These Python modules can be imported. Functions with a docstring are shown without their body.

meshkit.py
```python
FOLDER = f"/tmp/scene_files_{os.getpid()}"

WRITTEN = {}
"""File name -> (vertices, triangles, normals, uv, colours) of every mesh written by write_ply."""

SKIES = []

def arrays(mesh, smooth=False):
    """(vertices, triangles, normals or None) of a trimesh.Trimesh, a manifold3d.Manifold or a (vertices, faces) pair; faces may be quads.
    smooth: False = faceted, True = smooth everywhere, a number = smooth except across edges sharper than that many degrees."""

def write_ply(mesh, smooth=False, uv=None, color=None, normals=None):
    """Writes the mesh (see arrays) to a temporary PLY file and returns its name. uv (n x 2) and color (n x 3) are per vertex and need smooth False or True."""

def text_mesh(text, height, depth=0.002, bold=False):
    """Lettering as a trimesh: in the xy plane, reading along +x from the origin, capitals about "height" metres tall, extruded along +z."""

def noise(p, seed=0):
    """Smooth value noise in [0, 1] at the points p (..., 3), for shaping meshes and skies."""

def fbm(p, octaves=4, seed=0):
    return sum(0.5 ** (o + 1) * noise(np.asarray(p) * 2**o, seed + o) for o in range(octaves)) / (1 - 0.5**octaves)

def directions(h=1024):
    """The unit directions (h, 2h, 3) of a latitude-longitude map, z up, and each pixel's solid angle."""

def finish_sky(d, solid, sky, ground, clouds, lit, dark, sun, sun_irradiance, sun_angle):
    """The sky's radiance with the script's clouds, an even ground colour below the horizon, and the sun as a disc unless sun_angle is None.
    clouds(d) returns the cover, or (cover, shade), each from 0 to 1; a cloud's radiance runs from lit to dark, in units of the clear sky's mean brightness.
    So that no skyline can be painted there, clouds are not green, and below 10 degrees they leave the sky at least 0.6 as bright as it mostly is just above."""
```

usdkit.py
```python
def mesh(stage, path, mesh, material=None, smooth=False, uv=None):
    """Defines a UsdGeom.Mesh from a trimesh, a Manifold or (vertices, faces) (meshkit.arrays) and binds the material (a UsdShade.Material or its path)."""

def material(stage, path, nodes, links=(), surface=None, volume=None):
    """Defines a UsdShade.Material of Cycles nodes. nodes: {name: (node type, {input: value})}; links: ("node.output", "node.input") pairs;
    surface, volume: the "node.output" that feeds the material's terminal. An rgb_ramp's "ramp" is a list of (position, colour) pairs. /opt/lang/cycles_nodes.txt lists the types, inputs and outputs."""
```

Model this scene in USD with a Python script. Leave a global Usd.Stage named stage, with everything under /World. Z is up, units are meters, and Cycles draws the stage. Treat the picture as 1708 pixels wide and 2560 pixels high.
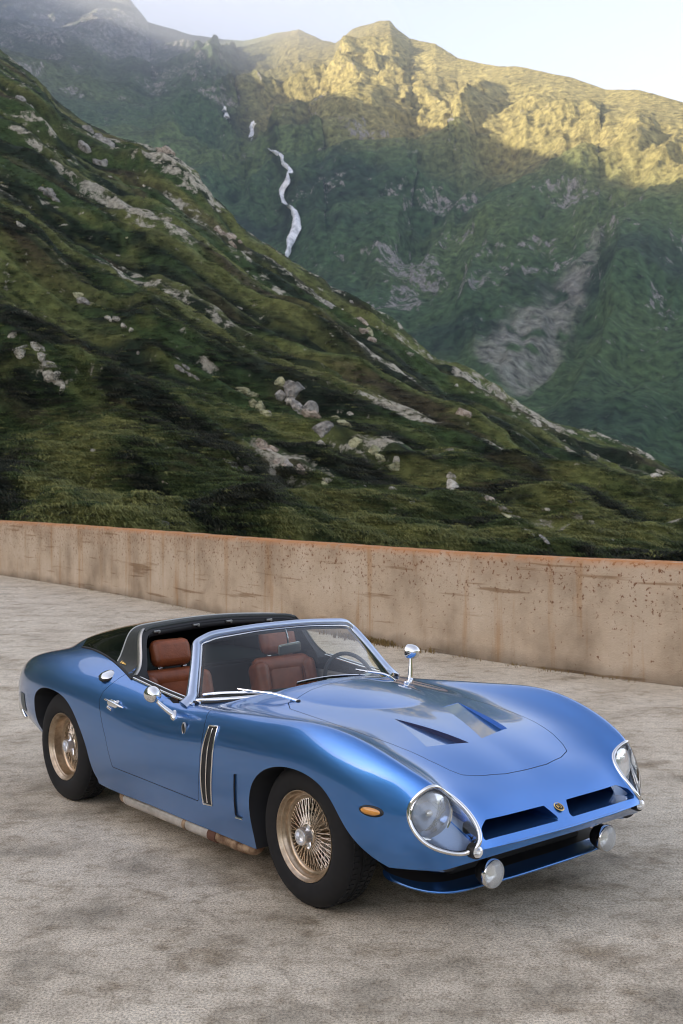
import math, random
import numpy as np, trimesh, usdkit, meshkit
import manifold3d as m3
from shapely.geometry import Polygon, LineString, Point
from scipy.interpolate import CubicSpline, PchipInterpolator
from pxr import Usd, UsdGeom, UsdLux, UsdShade, Gf, Sdf, Vt

stage = Usd.Stage.CreateInMemory()
UsdGeom.SetStageUpAxis(stage, 'Z')
UsdGeom.Xform.Define(stage, '/World')
UsdGeom.Scope.Define(stage, '/World/Looks')

# ---------------------------------------------------------------- camera
FPX, CAM_H, PITCH, ROLL = 2838.38, 1.88598, -0.0143141, -0.0084904
CX, CY = 854.0, 1280.0
cam = UsdGeom.Camera.Define(stage, '/World/camera')
cam.CreateHorizontalApertureAttr(36.0)
cam.CreateFocalLengthAttr(36.0 * FPX / 1708.0)
cam.CreateFStopAttr(8.0)
cam.CreateFocusDistanceAttr(6.0)
cam.CreateExposureAttr(1.88)
cp, sp, cr, sr = math.cos(PITCH), math.sin(PITCH), math.cos(ROLL), math.sin(ROLL)
_R0, _U0, _F = np.array([1, 0, 0.]), np.array([0, -sp, cp]), np.array([0, cp, sp])
_R, _U = cr * _R0 + sr * _U0, cr * _U0 - sr * _R0
cam.AddTransformOp().Set(Gf.Matrix4d(*_R, 0, *_U, 0, *(-_F), 0, 0, 0, CAM_H, 1))

# ---------------------------------------------------------------- sky and sun
SUN_EL = math.radians(15.0)
SUN_H = np.array([-0.94, -0.34]); SUN_H /= np.linalg.norm(SUN_H)
TO_SUN = np.array([SUN_H[0] * math.cos(SUN_EL), SUN_H[1] * math.cos(SUN_EL), math.sin(SUN_EL)])
SUN_ROT = math.atan2(SUN_H[0], SUN_H[1])
dome = UsdLux.DomeLight.Define(stage, '/World/sky')
sky_m = usdkit.material(stage, '/World/Looks/sky_look', {
    'sky': ('sky_texture', {'sky_type': 'single_scattering', 'sun_disc': False, 'sun_elevation': SUN_EL,
                            'sun_rotation': SUN_ROT, 'altitude': 1500.0, 'air_density': 1.0,
                            'aerosol_density': 2.2, 'ozone_density': 1.6}),
    'veil': ('mix_color', {'blend_type': 'saturation', 'fac': 0.15, 'b': (0.5, 0.5, 0.5)}),
    'warm': ('mix_color', {'blend_type': 'multiply', 'fac': 1.0, 'b': (1.23, 0.937, 0.775)}),
    'bg': ('background_shader', {'strength': 0.15})},
    [('sky.color', 'veil.a'), ('veil.result', 'warm.a'), ('warm.result', 'bg.color')], surface='bg.background')
UsdShade.MaterialBindingAPI.Apply(dome.GetPrim()).Bind(sky_m)
dome.GetPrim().SetCustomDataByKey('kind', 'structure')
dome.GetPrim().SetCustomDataByKey('label', 'pale lavender morning sky above the mountain ridges')
dome.GetPrim().SetCustomDataByKey('category', 'sky')
sun = UsdLux.DistantLight.Define(stage, '/World/sun')
sun.CreateNormalizeAttr(True)
sun.CreateIntensityAttr(1.25)
sun.CreateAngleAttr(0.5)
sun.CreateColorAttr(Gf.Vec3f(1.0, 0.84, 0.62))
_z = TO_SUN; _x = np.cross([0, 0, 1.0], _z); _x /= np.linalg.norm(_x); _y = np.cross(_z, _x)
sun.AddTransformOp().Set(Gf.Matrix4d(*_x, 0, *_y, 0, *_z, 0, 0, 0, 0, 1))

# ---------------------------------------------------------------- helpers
_names = {}
def numbered(path):
    k = _names.get(path, -1) + 1
    _names[path] = k
    return path if k == 0 else f'{path}_{k:03d}'
def _p(parent): return '/World' if parent is None else str(parent.GetPath())
def data(prim, label=None, cat=None, group=None, kind=None):
    for k, v in (('label', label), ('category', cat), ('group', group), ('kind', kind)):
        if v: prim.SetCustomDataByKey(k, v)
    return prim
def obj(name, mesh, mat, parent=None, smooth=35, **tags):
    m = usdkit.mesh(stage, numbered(_p(parent) + '/' + name), mesh, mat, smooth=smooth)
    return data(m.GetPrim(), **tags)
def raw(name, v, f, n, mat, parent=None, **tags):
    """A mesh with its own vertex normals."""
    m = UsdGeom.Mesh.Define(stage, numbered(_p(parent) + '/' + name))
    m.CreatePointsAttr(Vt.Vec3fArray.FromNumpy(np.ascontiguousarray(v, np.float32)))
    m.CreateFaceVertexCountsAttr(Vt.IntArray.FromNumpy(np.full(len(f), 3, np.int32)))
    m.CreateFaceVertexIndicesAttr(Vt.IntArray.FromNumpy(np.ascontiguousarray(f, np.int32).ravel()))
    m.CreateSubdivisionSchemeAttr('none')
    if n is not None:
        m.CreateNormalsAttr(Vt.Vec3fArray.FromNumpy(np.ascontiguousarray(n, np.float32)))
        m.SetNormalsInterpolation('vertex')
    UsdShade.MaterialBindingAPI.Apply(m.GetPrim()).Bind(mat)
    return data(m.GetPrim(), **tags)
def xform(name, parent=None, loc=(0, 0, 0), rotz=0.0, **tags):
    x = UsdGeom.Xform.Define(stage, numbered(_p(parent) + '/' + name))
    x.AddTranslateOp().Set(Gf.Vec3d(*map(float, loc)))
    if rotz: x.AddRotateZOp().Set(float(rotz))
    return data(x.GetPrim(), **tags)
def cat_mesh(*ms):
    return trimesh.util.concatenate([m if isinstance(m, trimesh.Trimesh) else trimesh.Trimesh(*meshkit.arrays(m)[:2], process=False) for m in ms])
def tube(pts, r, sides=10, closed=False, flat=1.0, up=None, ends=True):
    """Sweep of an elliptic section (r wide, r*flat along the frame's up) along a polyline."""
    p = np.asarray(pts, float); n = len(p)
    r = np.broadcast_to(np.asarray(r, float), (n,))
    t = (np.roll(p, -1, 0) - np.roll(p, 1, 0)) if closed else np.gradient(p, axis=0)
    t /= np.linalg.norm(t, axis=1, keepdims=True) + 1e-12
    ref = np.array([0, 0, 1.0]) if up is None else np.asarray(up, float)
    A = np.zeros_like(p)
    if up is None:
        a = np.cross(t[0], [0.3, 0.2, 1.0]); a /= np.linalg.norm(a)
        for i in range(n):
            a = a - t[i] * (a @ t[i]); a /= np.linalg.norm(a) + 1e-12; A[i] = a
    else:
        u = np.broadcast_to(ref, p.shape)
        A = np.cross(t, u); A /= np.linalg.norm(A, axis=1, keepdims=True) + 1e-12
    B = np.cross(A, t)
    ang = np.arange(sides) * 2 * np.pi / sides
    v = p[:, None] + r[:, None, None] * (np.cos(ang)[None, :, None] * A[:, None] + flat * np.sin(ang)[None, :, None] * B[:, None])
    m = n if closed else n - 1
    i, j = np.meshgrid(np.arange(m), np.arange(sides), indexing='ij')
    i2 = (i + 1) % n
    q = np.stack([i * sides + j, i * sides + (j + 1) % sides, i2 * sides + (j + 1) % sides, i2 * sides + j], -1).reshape(-1, 4)
    f = np.vstack([q[:, [0, 2, 1]], q[:, [0, 3, 2]]])
    v = v.reshape(-1, 3)
    if ends and not closed:
        v = np.vstack([v, p[0], p[-1]])
        j = np.arange(sides)
        f = np.vstack([f, np.c_[np.full(sides, len(v) - 2), j, (j + 1) % sides], np.c_[np.full(sides, len(v) - 1), (n - 1) * sides + (j + 1) % sides, (n - 1) * sides + j]])
    m = trimesh.Trimesh(v, f, process=False)
    if m.volume < 0: m.invert()
    return m
def spline(pts, n=40, closed=False):
    p = np.asarray(pts, float)
    if closed: p = np.vstack([p, p[:1]])
    d = np.concatenate([[0], np.cumsum(np.linalg.norm(np.diff(p, axis=0), axis=1))])
    s = CubicSpline(d, p, bc_type='periodic' if closed else 'natural')
    return s(np.linspace(0, d[-1], n + 1)[:-1] if closed else np.linspace(0, d[-1], n))
def lathe(profile, n=48, axis='y'):
    """profile: (radius, height) pairs; revolved about the axis, closed where the radius is 0."""
    pr = np.asarray(profile, float); k = len(pr)
    a = np.arange(n) * 2 * np.pi / n
    r, h = pr[:, 0][:, None], pr[:, 1][:, None]
    c, s = r * np.cos(a), r * np.sin(a); hh = np.broadcast_to(h, c.shape)
    v = {'y': np.stack([c, hh, s], -1), 'z': np.stack([c, s, hh], -1), 'x': np.stack([hh, c, s], -1)}[axis].reshape(-1, 3)
    i, j = np.meshgrid(np.arange(k - 1), np.arange(n), indexing='ij')
    q = np.stack([i * n + j, i * n + (j + 1) % n, (i + 1) * n + (j + 1) % n, (i + 1) * n + j], -1).reshape(-1, 4)
    m = trimesh.Trimesh(v, np.vstack([q[:, :3], q[:, [0, 2, 3]]]), process=False)
    m.merge_vertices(); m.update_faces(m.nondegenerate_faces()); m.remove_unreferenced_vertices()
    return m
def rbox(size, r, center=(0, 0, 0), seg=12):
    """Rounded box: hull of eight spheres."""
    s = np.asarray(size, float) / 2 - r
    sph = m3.Manifold.sphere(r, seg)
    ms = [sph.translate((sx * s[0], sy * s[1], sz * s[2])) for sx in (-1, 1) for sy in (-1, 1) for sz in (-1, 1)]
    return m3.Manifold.batch_hull(ms).translate(tuple(map(float, center)))
def M3(v, f): return m3.Manifold(m3.Mesh(vert_properties=np.asarray(v, np.float32), tri_verts=np.asarray(f, np.uint32)))
def tm(man):
    a = man.to_mesh(); return trimesh.Trimesh(np.array(a.vert_properties[:, :3]), np.array(a.tri_verts), process=False)
def fix(m):
    if m.volume < 0: m.invert()
    return m
def R3(axis, ang): return trimesh.transformations.rotation_matrix(ang, axis)

L = '/World/Looks/'
def plain(name, color, rough=0.5, metal=0.0, coat=0.0, spec=0.5, **kw):
    return usdkit.material(stage, L + name, {'p': ('principled_bsdf', dict(base_color=color, roughness=rough, metallic=metal, coat_weight=coat, specular_ior_level=spec, **kw))}, surface='p.BSDF')
def speckled(name, c1, c2, scale=8.0, rough=0.6, bump=0.0, detail=6.0, metal=0.0, bscale=None, lo=0.35, hi=0.65, coord='geometry', vec='position'):
    nodes = {'g': (coord, {}), 'n': ('noise_texture', {'scale': scale, 'detail': detail, 'roughness': 0.6}),
             'r': ('rgb_ramp', {'ramp': [(lo, c1), (hi, c2)]}),
             'n2': ('noise_texture', {'scale': bscale or scale * 4, 'detail': 4.0}),
             'b': ('bump', {'strength': 1.0, 'distance': bump}),
             'p': ('principled_bsdf', {'roughness': rough, 'metallic': metal})}
    links = [(f'g.{vec}', 'n.vector'), ('n.fac', 'r.fac'), ('r.color', 'p.base_color')]
    if bump: links += [(f'g.{vec}', 'n2.vector'), ('n2.fac', 'b.height'), ('b.normal', 'p.normal')]
    return usdkit.material(stage, L + name, nodes, links, surface='p.BSDF')

def wray(u, v):
    """World direction (from the camera, depth 1) of a photograph pixel."""
    u = np.asarray(u, float) - CX; v = np.asarray(v, float) - CY
    x, y = cr * u + sr * v, -sr * u + cr * v
    return np.stack([x / FPX, cp * np.ones_like(x) + sp * y / FPX, sp * np.ones_like(x) - cp * y / FPX], -1)
ORIGIN = np.array([0, 0, CAM_H])
def grid_mesh(P):
    m, n = P.shape[:2]
    idx = np.arange(m * n).reshape(m, n)
    a, b, c, d = idx[:-1, :-1], idx[1:, :-1], idx[1:, 1:], idx[:-1, 1:]
    F = np.concatenate([np.stack([a, b, c], -1).reshape(-1, 3), np.stack([a, c, d], -1).reshape(-1, 3)])
    gu, gv = np.gradient(P, axis=1), np.gradient(P, axis=0)
    N = np.cross(gv, gu); N /= np.linalg.norm(N, axis=2, keepdims=True) + 1e-12
    if N[..., 2].mean() < 0: N = -N; F = F[:, ::-1]
    return P.reshape(-1, 3), F, N.reshape(-1, 3)
# ---------------------------------------------------------------- terrain
def grid_normal(P):
    N = np.cross(np.gradient(P, axis=0), np.gradient(P, axis=1)); N /= np.linalg.norm(N, axis=2, keepdims=True) + 1e-12
    return N if N[..., 2].mean() > 0 else -N
def vcolor(prim, rgb, name='albedo'):
    UsdGeom.PrimvarsAPI(prim).CreatePrimvar(name, Sdf.ValueTypeNames.Color3fArray, 'vertex').Set(Vt.Vec3fArray.FromNumpy(np.ascontiguousarray(rgb, np.float32)))
def ridged(p, octaves=5, seed=0):
    return sum(0.5 ** o * (1 - np.abs(2 * meshkit.noise(p * 2.0 ** o + 17.3 * o, seed + o) - 1)) for o in range(octaves)) / 1.95
def sstep(a, b, x):
    t = np.clip((x - a) / (b - a), 0, 1); return t * t * (3 - 2 * t)
def stretch(p, axes, scales):
    """Coordinates along the given directions divided by the scales."""
    return np.stack([(p @ np.asarray(a, float)) / s for a, s in zip(axes, scales)], -1)
def hillmat(name, rough=0.9, c_scale=0.6, amount=0.5, bump=0.4, b_scale=0.5, r_scale=0.09, rock_lo=(0.13, 0.125, 0.12), rock_hi=(0.40, 0.385, 0.365), zs=0.6):
    return usdkit.material(stage, L + name, {
        'a': ('attribute', {'attribute': 'albedo'}), 'ra': ('attribute', {'attribute': 'rockiness'}), 'g': ('geometry', {}),
        'n': ('noise_texture', {'scale': c_scale, 'detail': 7.0, 'roughness': 0.65}),
        'r': ('rgb_ramp', {'ramp': [(0.3, (1 - amount,) * 3), (0.7, (1 + amount * 0.6,) * 3)]}),
        'm': ('mix_color', {'blend_type': 'multiply', 'fac': 1.0, 'use_clamp': False}),
        'mp': ('mapping', {'scale': (1.0, 1.0, zs)}), 'nr': ('noise_texture', {'scale': r_scale, 'detail': 7.0, 'roughness': 0.72, 'distortion': 0.4}),
        'ad': ('math', {'math_type': 'multiply_add', 'value2': 0.185}), 'rm': ('rgb_ramp', {'ramp': [(0.625, (0, 0, 0)), (0.69, (1, 1, 1))]}),
        'nc': ('noise_texture', {'scale': r_scale * 3.0, 'detail': 6.0, 'roughness': 0.7}), 'rc': ('rgb_ramp', {'ramp': [(0.34, rock_lo), (0.62, rock_hi)]}),
        'mr': ('mix_color', {}),
        'n2': ('noise_texture', {'scale': b_scale, 'detail': 8.0, 'roughness': 0.7}),
        'b': ('bump', {'strength': 1.0, 'distance': bump}),
        'p': ('principled_bsdf', {'roughness': rough, 'specular_ior_level': 0.15})},
        [('g.position', 'n.vector'), ('n.fac', 'r.fac'), ('a.color', 'm.a'), ('r.color', 'm.b'), ('g.position', 'mp.vector'), ('mp.vector', 'nr.vector'), ('ra.fac', 'ad.value1'), ('nr.fac', 'ad.value3'), ('ad.value', 'rm.fac'),
         ('mp.vector', 'nc.vector'), ('nc.fac', 'rc.fac'), ('m.result', 'mr.a'), ('rc.color', 'mr.b'), ('rm.color', 'mr.fac'), ('mr.result', 'p.base_color'),
         ('g.position', 'n2.vector'), ('n2.fac', 'b.height'), ('b.normal', 'p.normal')], surface='p.BSDF')
def vfloat(prim, x, name='rockiness'):
    UsdGeom.PrimvarsAPI(prim).CreatePrimvar(name, Sdf.ValueTypeNames.FloatArray, 'vertex').Set(Vt.FloatArray.FromNumpy(np.ascontiguousarray(x, np.float32).ravel()))

# far mountains: one sheet from the skyline ridge down to the hidden valley bottom
RID = np.array([(-1100, 60, 3700), (-600, 10, 3700), (-250, -40, 3700), (0, -80, 3700), (150, -42, 3700), (250, -22, 3700), (327, 0, 3650), (370, 54, 3600), (479, 87, 3500),
                (560, 99, 3400), (610, 103, 3300), (650, 93, 3150), (697, 82, 3050), (746, 74, 2950), (806, 100, 2830), (839, 107, 2780), (882, 71, 2700), (948, 52, 2600), (975, 54, 2560),
                (1024, 98, 2500), (1089, 109, 2400), (1144, 144, 2320), (1198, 158, 2250), (1307, 169, 2100), (1405, 187, 2000), (1514, 223, 1880), (1601, 225, 1780), (1708, 256, 1680),
                (1900, 300, 1520), (2200, 340, 1320), (2700, 420, 1080)], float)
FOOT = np.array([(-1100, 260, 1700), (-300, 250, 1750), (0, 260, 1800), (163, 360, 1750), (403, 480, 1650), (545, 600, 1500), (719, 740, 1300), (948, 890, 1000), (1089, 1000, 880),
                 (1264, 1095, 740), (1460, 1200, 600), (1708, 1320, 480), (2200, 1480, 380), (2700, 1600, 330)], float)
NU, NV = 720, 380
fu = np.concatenate([np.linspace(-1100, -60, 70)[:-1], np.linspace(-60, 1770, NU - 140), np.linspace(1770, 2700, 72)[1:]])
rv, rd = np.interp(fu, RID[:, 0], RID[:, 1]), PchipInterpolator(RID[:, 0], RID[:, 2])(fu)
fv, fd = PchipInterpolator(FOOT[:, 0], FOOT[:, 1])(fu), PchipInterpolator(FOOT[:, 0], FOOT[:, 2])(fu)
tt = np.linspace(0, 1, NV)[:, None]
def far_base(u, t):
    a, b = np.interp(u, RID[:, 0], RID[:, 1]), PchipInterpolator(RID[:, 0], RID[:, 2])(u)
    c, d = PchipInterpolator(FOOT[:, 0], FOOT[:, 1])(u), PchipInterpolator(FOOT[:, 0], FOOT[:, 2])(u)
    v = a + (c - a) * t
    D = b + (d - b) * t ** 0.8
    return ORIGIN + wray(u, v) * D[..., None], v
FP, FVv = far_base(np.broadcast_to(fu, (NV, NU + 0 if len(fu) == NU else len(fu))), np.broadcast_to(tt, (NV, len(fu))))
FUu = np.broadcast_to(fu, FVv.shape); TT = np.broadcast_to(tt, FVv.shape)
fn = grid_normal(FP)
# spurs and gullies run down the slope
wob = meshkit.fbm(FP / 420.0, 3, 2)
sp1 = ridged(np.stack([FUu / 190.0 + TT * 2.4 + wob * 1.6, TT * 2.2 + wob, FUu * 0 + 3.0], -1), 4, 5)
sp2 = ridged(FP / 260.0, 6, 11)
sp3 = 0.45 * meshkit.fbm(FP / 60.0, 5, 23) + 0.55 * (ridged(FP / 75.0, 5, 29) - 0.10)
env = sstep(0.0, 0.20, TT) * (0.35 + 0.65 * sstep(1.0, 0.75, TT))
scale_d = np.clip(np.linalg.norm(FP, axis=2) / 2200.0, 0.35, 1.5)
disp = env * ((sp1 - 0.62) * 170 + (sp2 - 0.6) * 135) * scale_d + (0.12 + 0.88 * env) * (sp3 - 0.5) * 60 * scale_d
disp = disp * (0.35 + 0.65 * sstep(380, 640, FUu + 0.3 * FVv))
FP = FP + fn * disp[..., None]
fn2 = grid_normal(FP)
steep = 1 - fn2[..., 2]
hum = meshkit.fbm(FP / 320.0, 5, 40)
rockn = meshkit.fbm(FP / 70.0, 6, 51)
blob = lambda u, v, su, sv: np.exp(-((FUu - u) / su) ** 2 - ((FVv - v) / sv) ** 2)
dry0 = sstep(700, 250, FVv + 0.12 * (FUu - 900)) * sstep(500, 760, FUu)
rock_bias = sum(k * blob(u, v, su, sv) for u, v, su, sv, k in [
    (1150, 530, 130, 45, .11), (1050, 720, 120, 90, .09), (880, 560, 90, 60, .07), (1290, 740, 90, 50, .10), (1400, 640, 90, 50, .09), (1500, 560, 120, 60, .09),
    (900, 380, 130, 20, .16), (1280, 270, 60, 50, .05), (1600, 400, 90, 60, .1), (450, 250, 200, 60, .13), (700, 330, 120, 60, .06), (150, 60, 300, 90, .16), (300, 130, 150, 50, .15), (1650, 700, 80, 120, .05), (950, 130, 120, 60, .04)]) - 0.10 * dry0
rock = np.clip(sstep(0.50, 0.66, rockn * 0.75 + steep * 0.20 + rock_bias * 1.3) * 0.95 - 0.25 * dry0, 0, 1) * np.where(FUu < 560, 0.75, 1.0)
scree = Polygon([(1187, 935), (1255, 990), (1330, 1000), (1400, 900), (1420, 850), (1470, 760), (1545, 640), (1500, 655), (1405, 755), (1310, 840)])
from shapely import contains_xy
from scipy.ndimage import gaussian_filter1d
sw = FUu + 34 * (meshkit.fbm(FP / 25.0, 4, 77) - 0.5) * 2, FVv + 34 * (meshkit.fbm(FP / 25.0, 4, 78) - 0.5) * 2
scr = gaussian_filter1d(gaussian_filter1d(contains_xy(scree, sw[0].ravel(), sw[1].ravel()).reshape(FVv.shape).astype(float), 3, axis=0), 3, axis=1) * sstep(0.36, 0.5, meshkit.fbm(FP / 18.0, 4, 79) + 0.05)
g1, g2, g3 = np.array([0.070, 0.132, 0.058]), np.array([0.125, 0.185, 0.068]), np.array([0.036, 0.070, 0.042])
colr = g1 + (g2 - g1) * sstep(0.45, 0.7, hum)[..., None] + (g3 - g1) * sstep(0.5, 0.3, meshkit.fbm(FP / 110.0, 5, 61))[..., None]
dry = sstep(500, 310, FVv - 0.15 * (FUu - 900)) * sstep(500, 760, FUu)  # dry upper grass, with the sunlit brightness of the ridge also painted in
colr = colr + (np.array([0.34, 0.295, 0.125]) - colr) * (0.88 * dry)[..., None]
alp = sstep(420, 60, FVv) * sstep(760, 480, FUu)
colr = colr + (np.array([0.12, 0.125, 0.10]) - colr) * (0.7 * alp)[..., None]
colr = colr + (np.array([0.36, 0.35, 0.315]) - colr) * (scr * 0.70)[..., None]
from shapely import distance as sdist, points as spoints
wfl = LineString([(683, 375), (700, 396), (713, 416), (728, 436), (722, 462), (707, 484), (712, 506), (735, 528), (744, 545), (743, 570), (735, 597), (724, 622), (718, 650)])
wet = np.zeros(FVv.shape); _m = (FUu > 620) & (FUu < 810) & (FVv > 330) & (FVv < 700)
wet[_m] = sstep(24, 9, sdist(wfl, spoints(sw[0][_m], sw[1][_m])))
colr = colr * (1 - 0.5 * wet)[..., None]
far_m = hillmat('far_mountain_look', c_scale=0.11, amount=0.8, bump=9.0, b_scale=0.11, r_scale=0.12, zs=0.5)
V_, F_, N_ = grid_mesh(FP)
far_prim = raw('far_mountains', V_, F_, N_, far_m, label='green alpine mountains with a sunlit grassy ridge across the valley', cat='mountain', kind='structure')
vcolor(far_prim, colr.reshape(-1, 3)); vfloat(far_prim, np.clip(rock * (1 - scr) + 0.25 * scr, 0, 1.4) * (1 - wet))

def far_at(u, v):
    """Points on the far sheet seen at photograph pixels."""
    out = []
    W = (FP - ORIGIN); d = W @ np.asarray(_F)
    px = CX + FPX * (W @ _R) / d; py = CY - FPX * (W @ _U) / d
    for a, b in zip(np.atleast_1d(u), np.atleast_1d(v)):
        k = np.argmin((px - a) ** 2 + (py - b) ** 2); i = np.unravel_index(k, px.shape)
        out.append((FP[i], fn2[i]))
    return out

# the mountain stream falling down the far slope
water_m = usdkit.material(stage, L + 'white_water', {'g': ('geometry', {}), 'n': ('noise_texture', {'scale': 0.12, 'detail': 6.0}),
    'r': ('rgb_ramp', {'ramp': [(0.3, (0.35, 0.38, 0.42)), (0.6, (0.80, 0.82, 0.86))]}), 'p': ('principled_bsdf', {'roughness': 0.35})},
    [('g.position', 'n.vector'), ('n.fac', 'r.fac'), ('r.color', 'p.base_color')], surface='p.BSDF')
def ribbon(path, name, **tags):
    q = np.array(path, float)
    d = np.concatenate([[0], np.cumsum(np.hypot(*np.diff(q[:, :2], axis=0).T))])
    s = np.linspace(0, d[-1], max(8, int(d[-1] / 7)))
    U, V, Wd = (np.interp(s, d, q[:, k]) for k in range(3))
    rng = np.random.default_rng(5)
    U = U + rng.normal(0, 2.6, len(U)); Wd = Wd * rng.uniform(0.45, 1.35, len(U))
    rows = []
    for a, b, w in zip(U, V, Wd):
        row = []
        for k in (-1, -0.4, 0.4, 1):
            p, n = far_at(a + k * w / 2, b)[0]
            row.append(p + n * (7.0 if abs(k) < 1 else 0.5))
        rows.append(row)
    P = np.array(rows)
    for _ in range(1): P[1:-1] = 0.25 * P[:-2] + 0.5 * P[1:-1] + 0.25 * P[2:]
    dirs = np.array([wray(a, b) for a, b in zip(U, V)])
    off = -dirs / np.linalg.norm(dirs, axis=1, keepdims=True)
    P = P + off[:, None] * 9.0
    v, f, n = grid_mesh(P)
    return raw(name, v, f, n, water_m, **tags)
ribbon([(683, 375, 6), (700, 396, 10), (713, 416, 8), (728, 436, 10), (722, 462, 6), (707, 484, 7), (712, 506, 8), (724, 518, 10), (735, 528, 15), (744, 545, 19), (743, 570, 20), (735, 597, 18), (724, 622, 10), (718, 650, 7)],
       'waterfall', label='white mountain stream falling in a zigzag down the far green slope', cat='waterfall', kind='structure')
ribbon([(640, 310, 18), (628, 318, 10), (630, 335, 10), (625, 352, 7)], 'waterfall', label='short white cascade high above the long zigzag stream', cat='waterfall', kind='structure')
ribbon([(562, 272, 8), (558, 285, 12), (566, 293, 16), (572, 300, 6)], 'waterfall', label='tiny white cascade highest up in the bluish cirque, left of the others', cat='waterfall', kind='structure')

# the high ridge on the left, outside the picture, whose shadow lies over the valley
BND = np.array([(610, 165), (655, 195), (735, 258), (800, 274), (940, 290), (1040, 318), (1100, 324), (1198, 352), (1330, 382), (1405, 405), (1514, 444), (1600, 474), (1708, 486)], float)
bp = np.array([far_base(np.array([u]), np.array([(v - np.interp(u, RID[:, 0], RID[:, 1])) / (PchipInterpolator(FOOT[:, 0], FOOT[:, 1])(u) - np.interp(u, RID[:, 0], RID[:, 1]))]))[0][0] for u, v in BND])
XR = -1050.0
sl = (bp[:, 0] - XR) / -TO_SUN[0]
crest_pts = bp + sl[:, None] * TO_SUN
o_ = np.argsort(crest_pts[:, 1]); crest_pts = crest_pts[o_]
ry = np.linspace(-3200, 3400, 330)
rz = np.interp(ry, crest_pts[:, 1], crest_pts[:, 2])
far_in = (ry > crest_pts[0, 1]) & (ry < crest_pts[-1, 1])
rz = np.where(ry < crest_pts[0, 1], crest_pts[0, 2] + (400 - crest_pts[0, 2]) * sstep(crest_pts[0, 1], crest_pts[0, 1] - 900, ry), rz)
rz = np.where(far_in, rz, rz + 60 * (meshkit.fbm(np.stack([ry / 300, ry * 0, ry * 0], -1), 4, 3) - 0.3))
rz = np.maximum(rz, np.interp(ry, [2850, 3150], [0, 1750]))
rz += 14 * (ridged(np.stack([ry / 90, ry * 0, ry * 0], -1), 4, 8) - 0.6)
cross = np.linspace(-1, 1, 61)
Y_, C_ = np.meshgrid(ry, cross, indexing='ij')
X_ = XR + C_ * 900 * np.where(C_ > 0, 0.72, 1.0)
Z_ = rz[:, None] * (1 - np.abs(C_) ** 0.9) - 70 * np.abs(C_)
WP = np.stack([X_, Y_, Z_], -1)
WP = WP + (np.abs(C_) > 0.02)[..., None] * grid_normal(WP) * (60 * (ridged(WP / 240, 5, 31) - 0.6) * sstep(0, 0.25, np.abs(C_)))[..., None]
hill2_m = hillmat('valley_side_look', c_scale=0.05, amount=0.5, bump=3.0, b_scale=0.08)
def colour_hill(P, seed):
    n = meshkit.fbm(P / 130.0, 5, seed); r = sstep(0.56, 0.66, meshkit.fbm(P / 45.0, 5, seed + 9))
    c = np.array([0.045, 0.07, 0.026]) + (np.array([0.10, 0.115, 0.04]) - np.array([0.045, 0.07, 0.026])) * sstep(0.35, 0.65, n)[..., None]
    return c + (np.array([0.25, 0.23, 0.21]) - c) * (r * 0.7)[..., None]
v, f, n = grid_mesh(WP)
wp = raw('mountain_ridge', v, f, n, hill2_m, label='high shadowing ridge along the left side of the valley', cat='mountain', kind='structure')
vcolor(wp, colour_hill(WP, 70).reshape(-1, 3))

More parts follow.
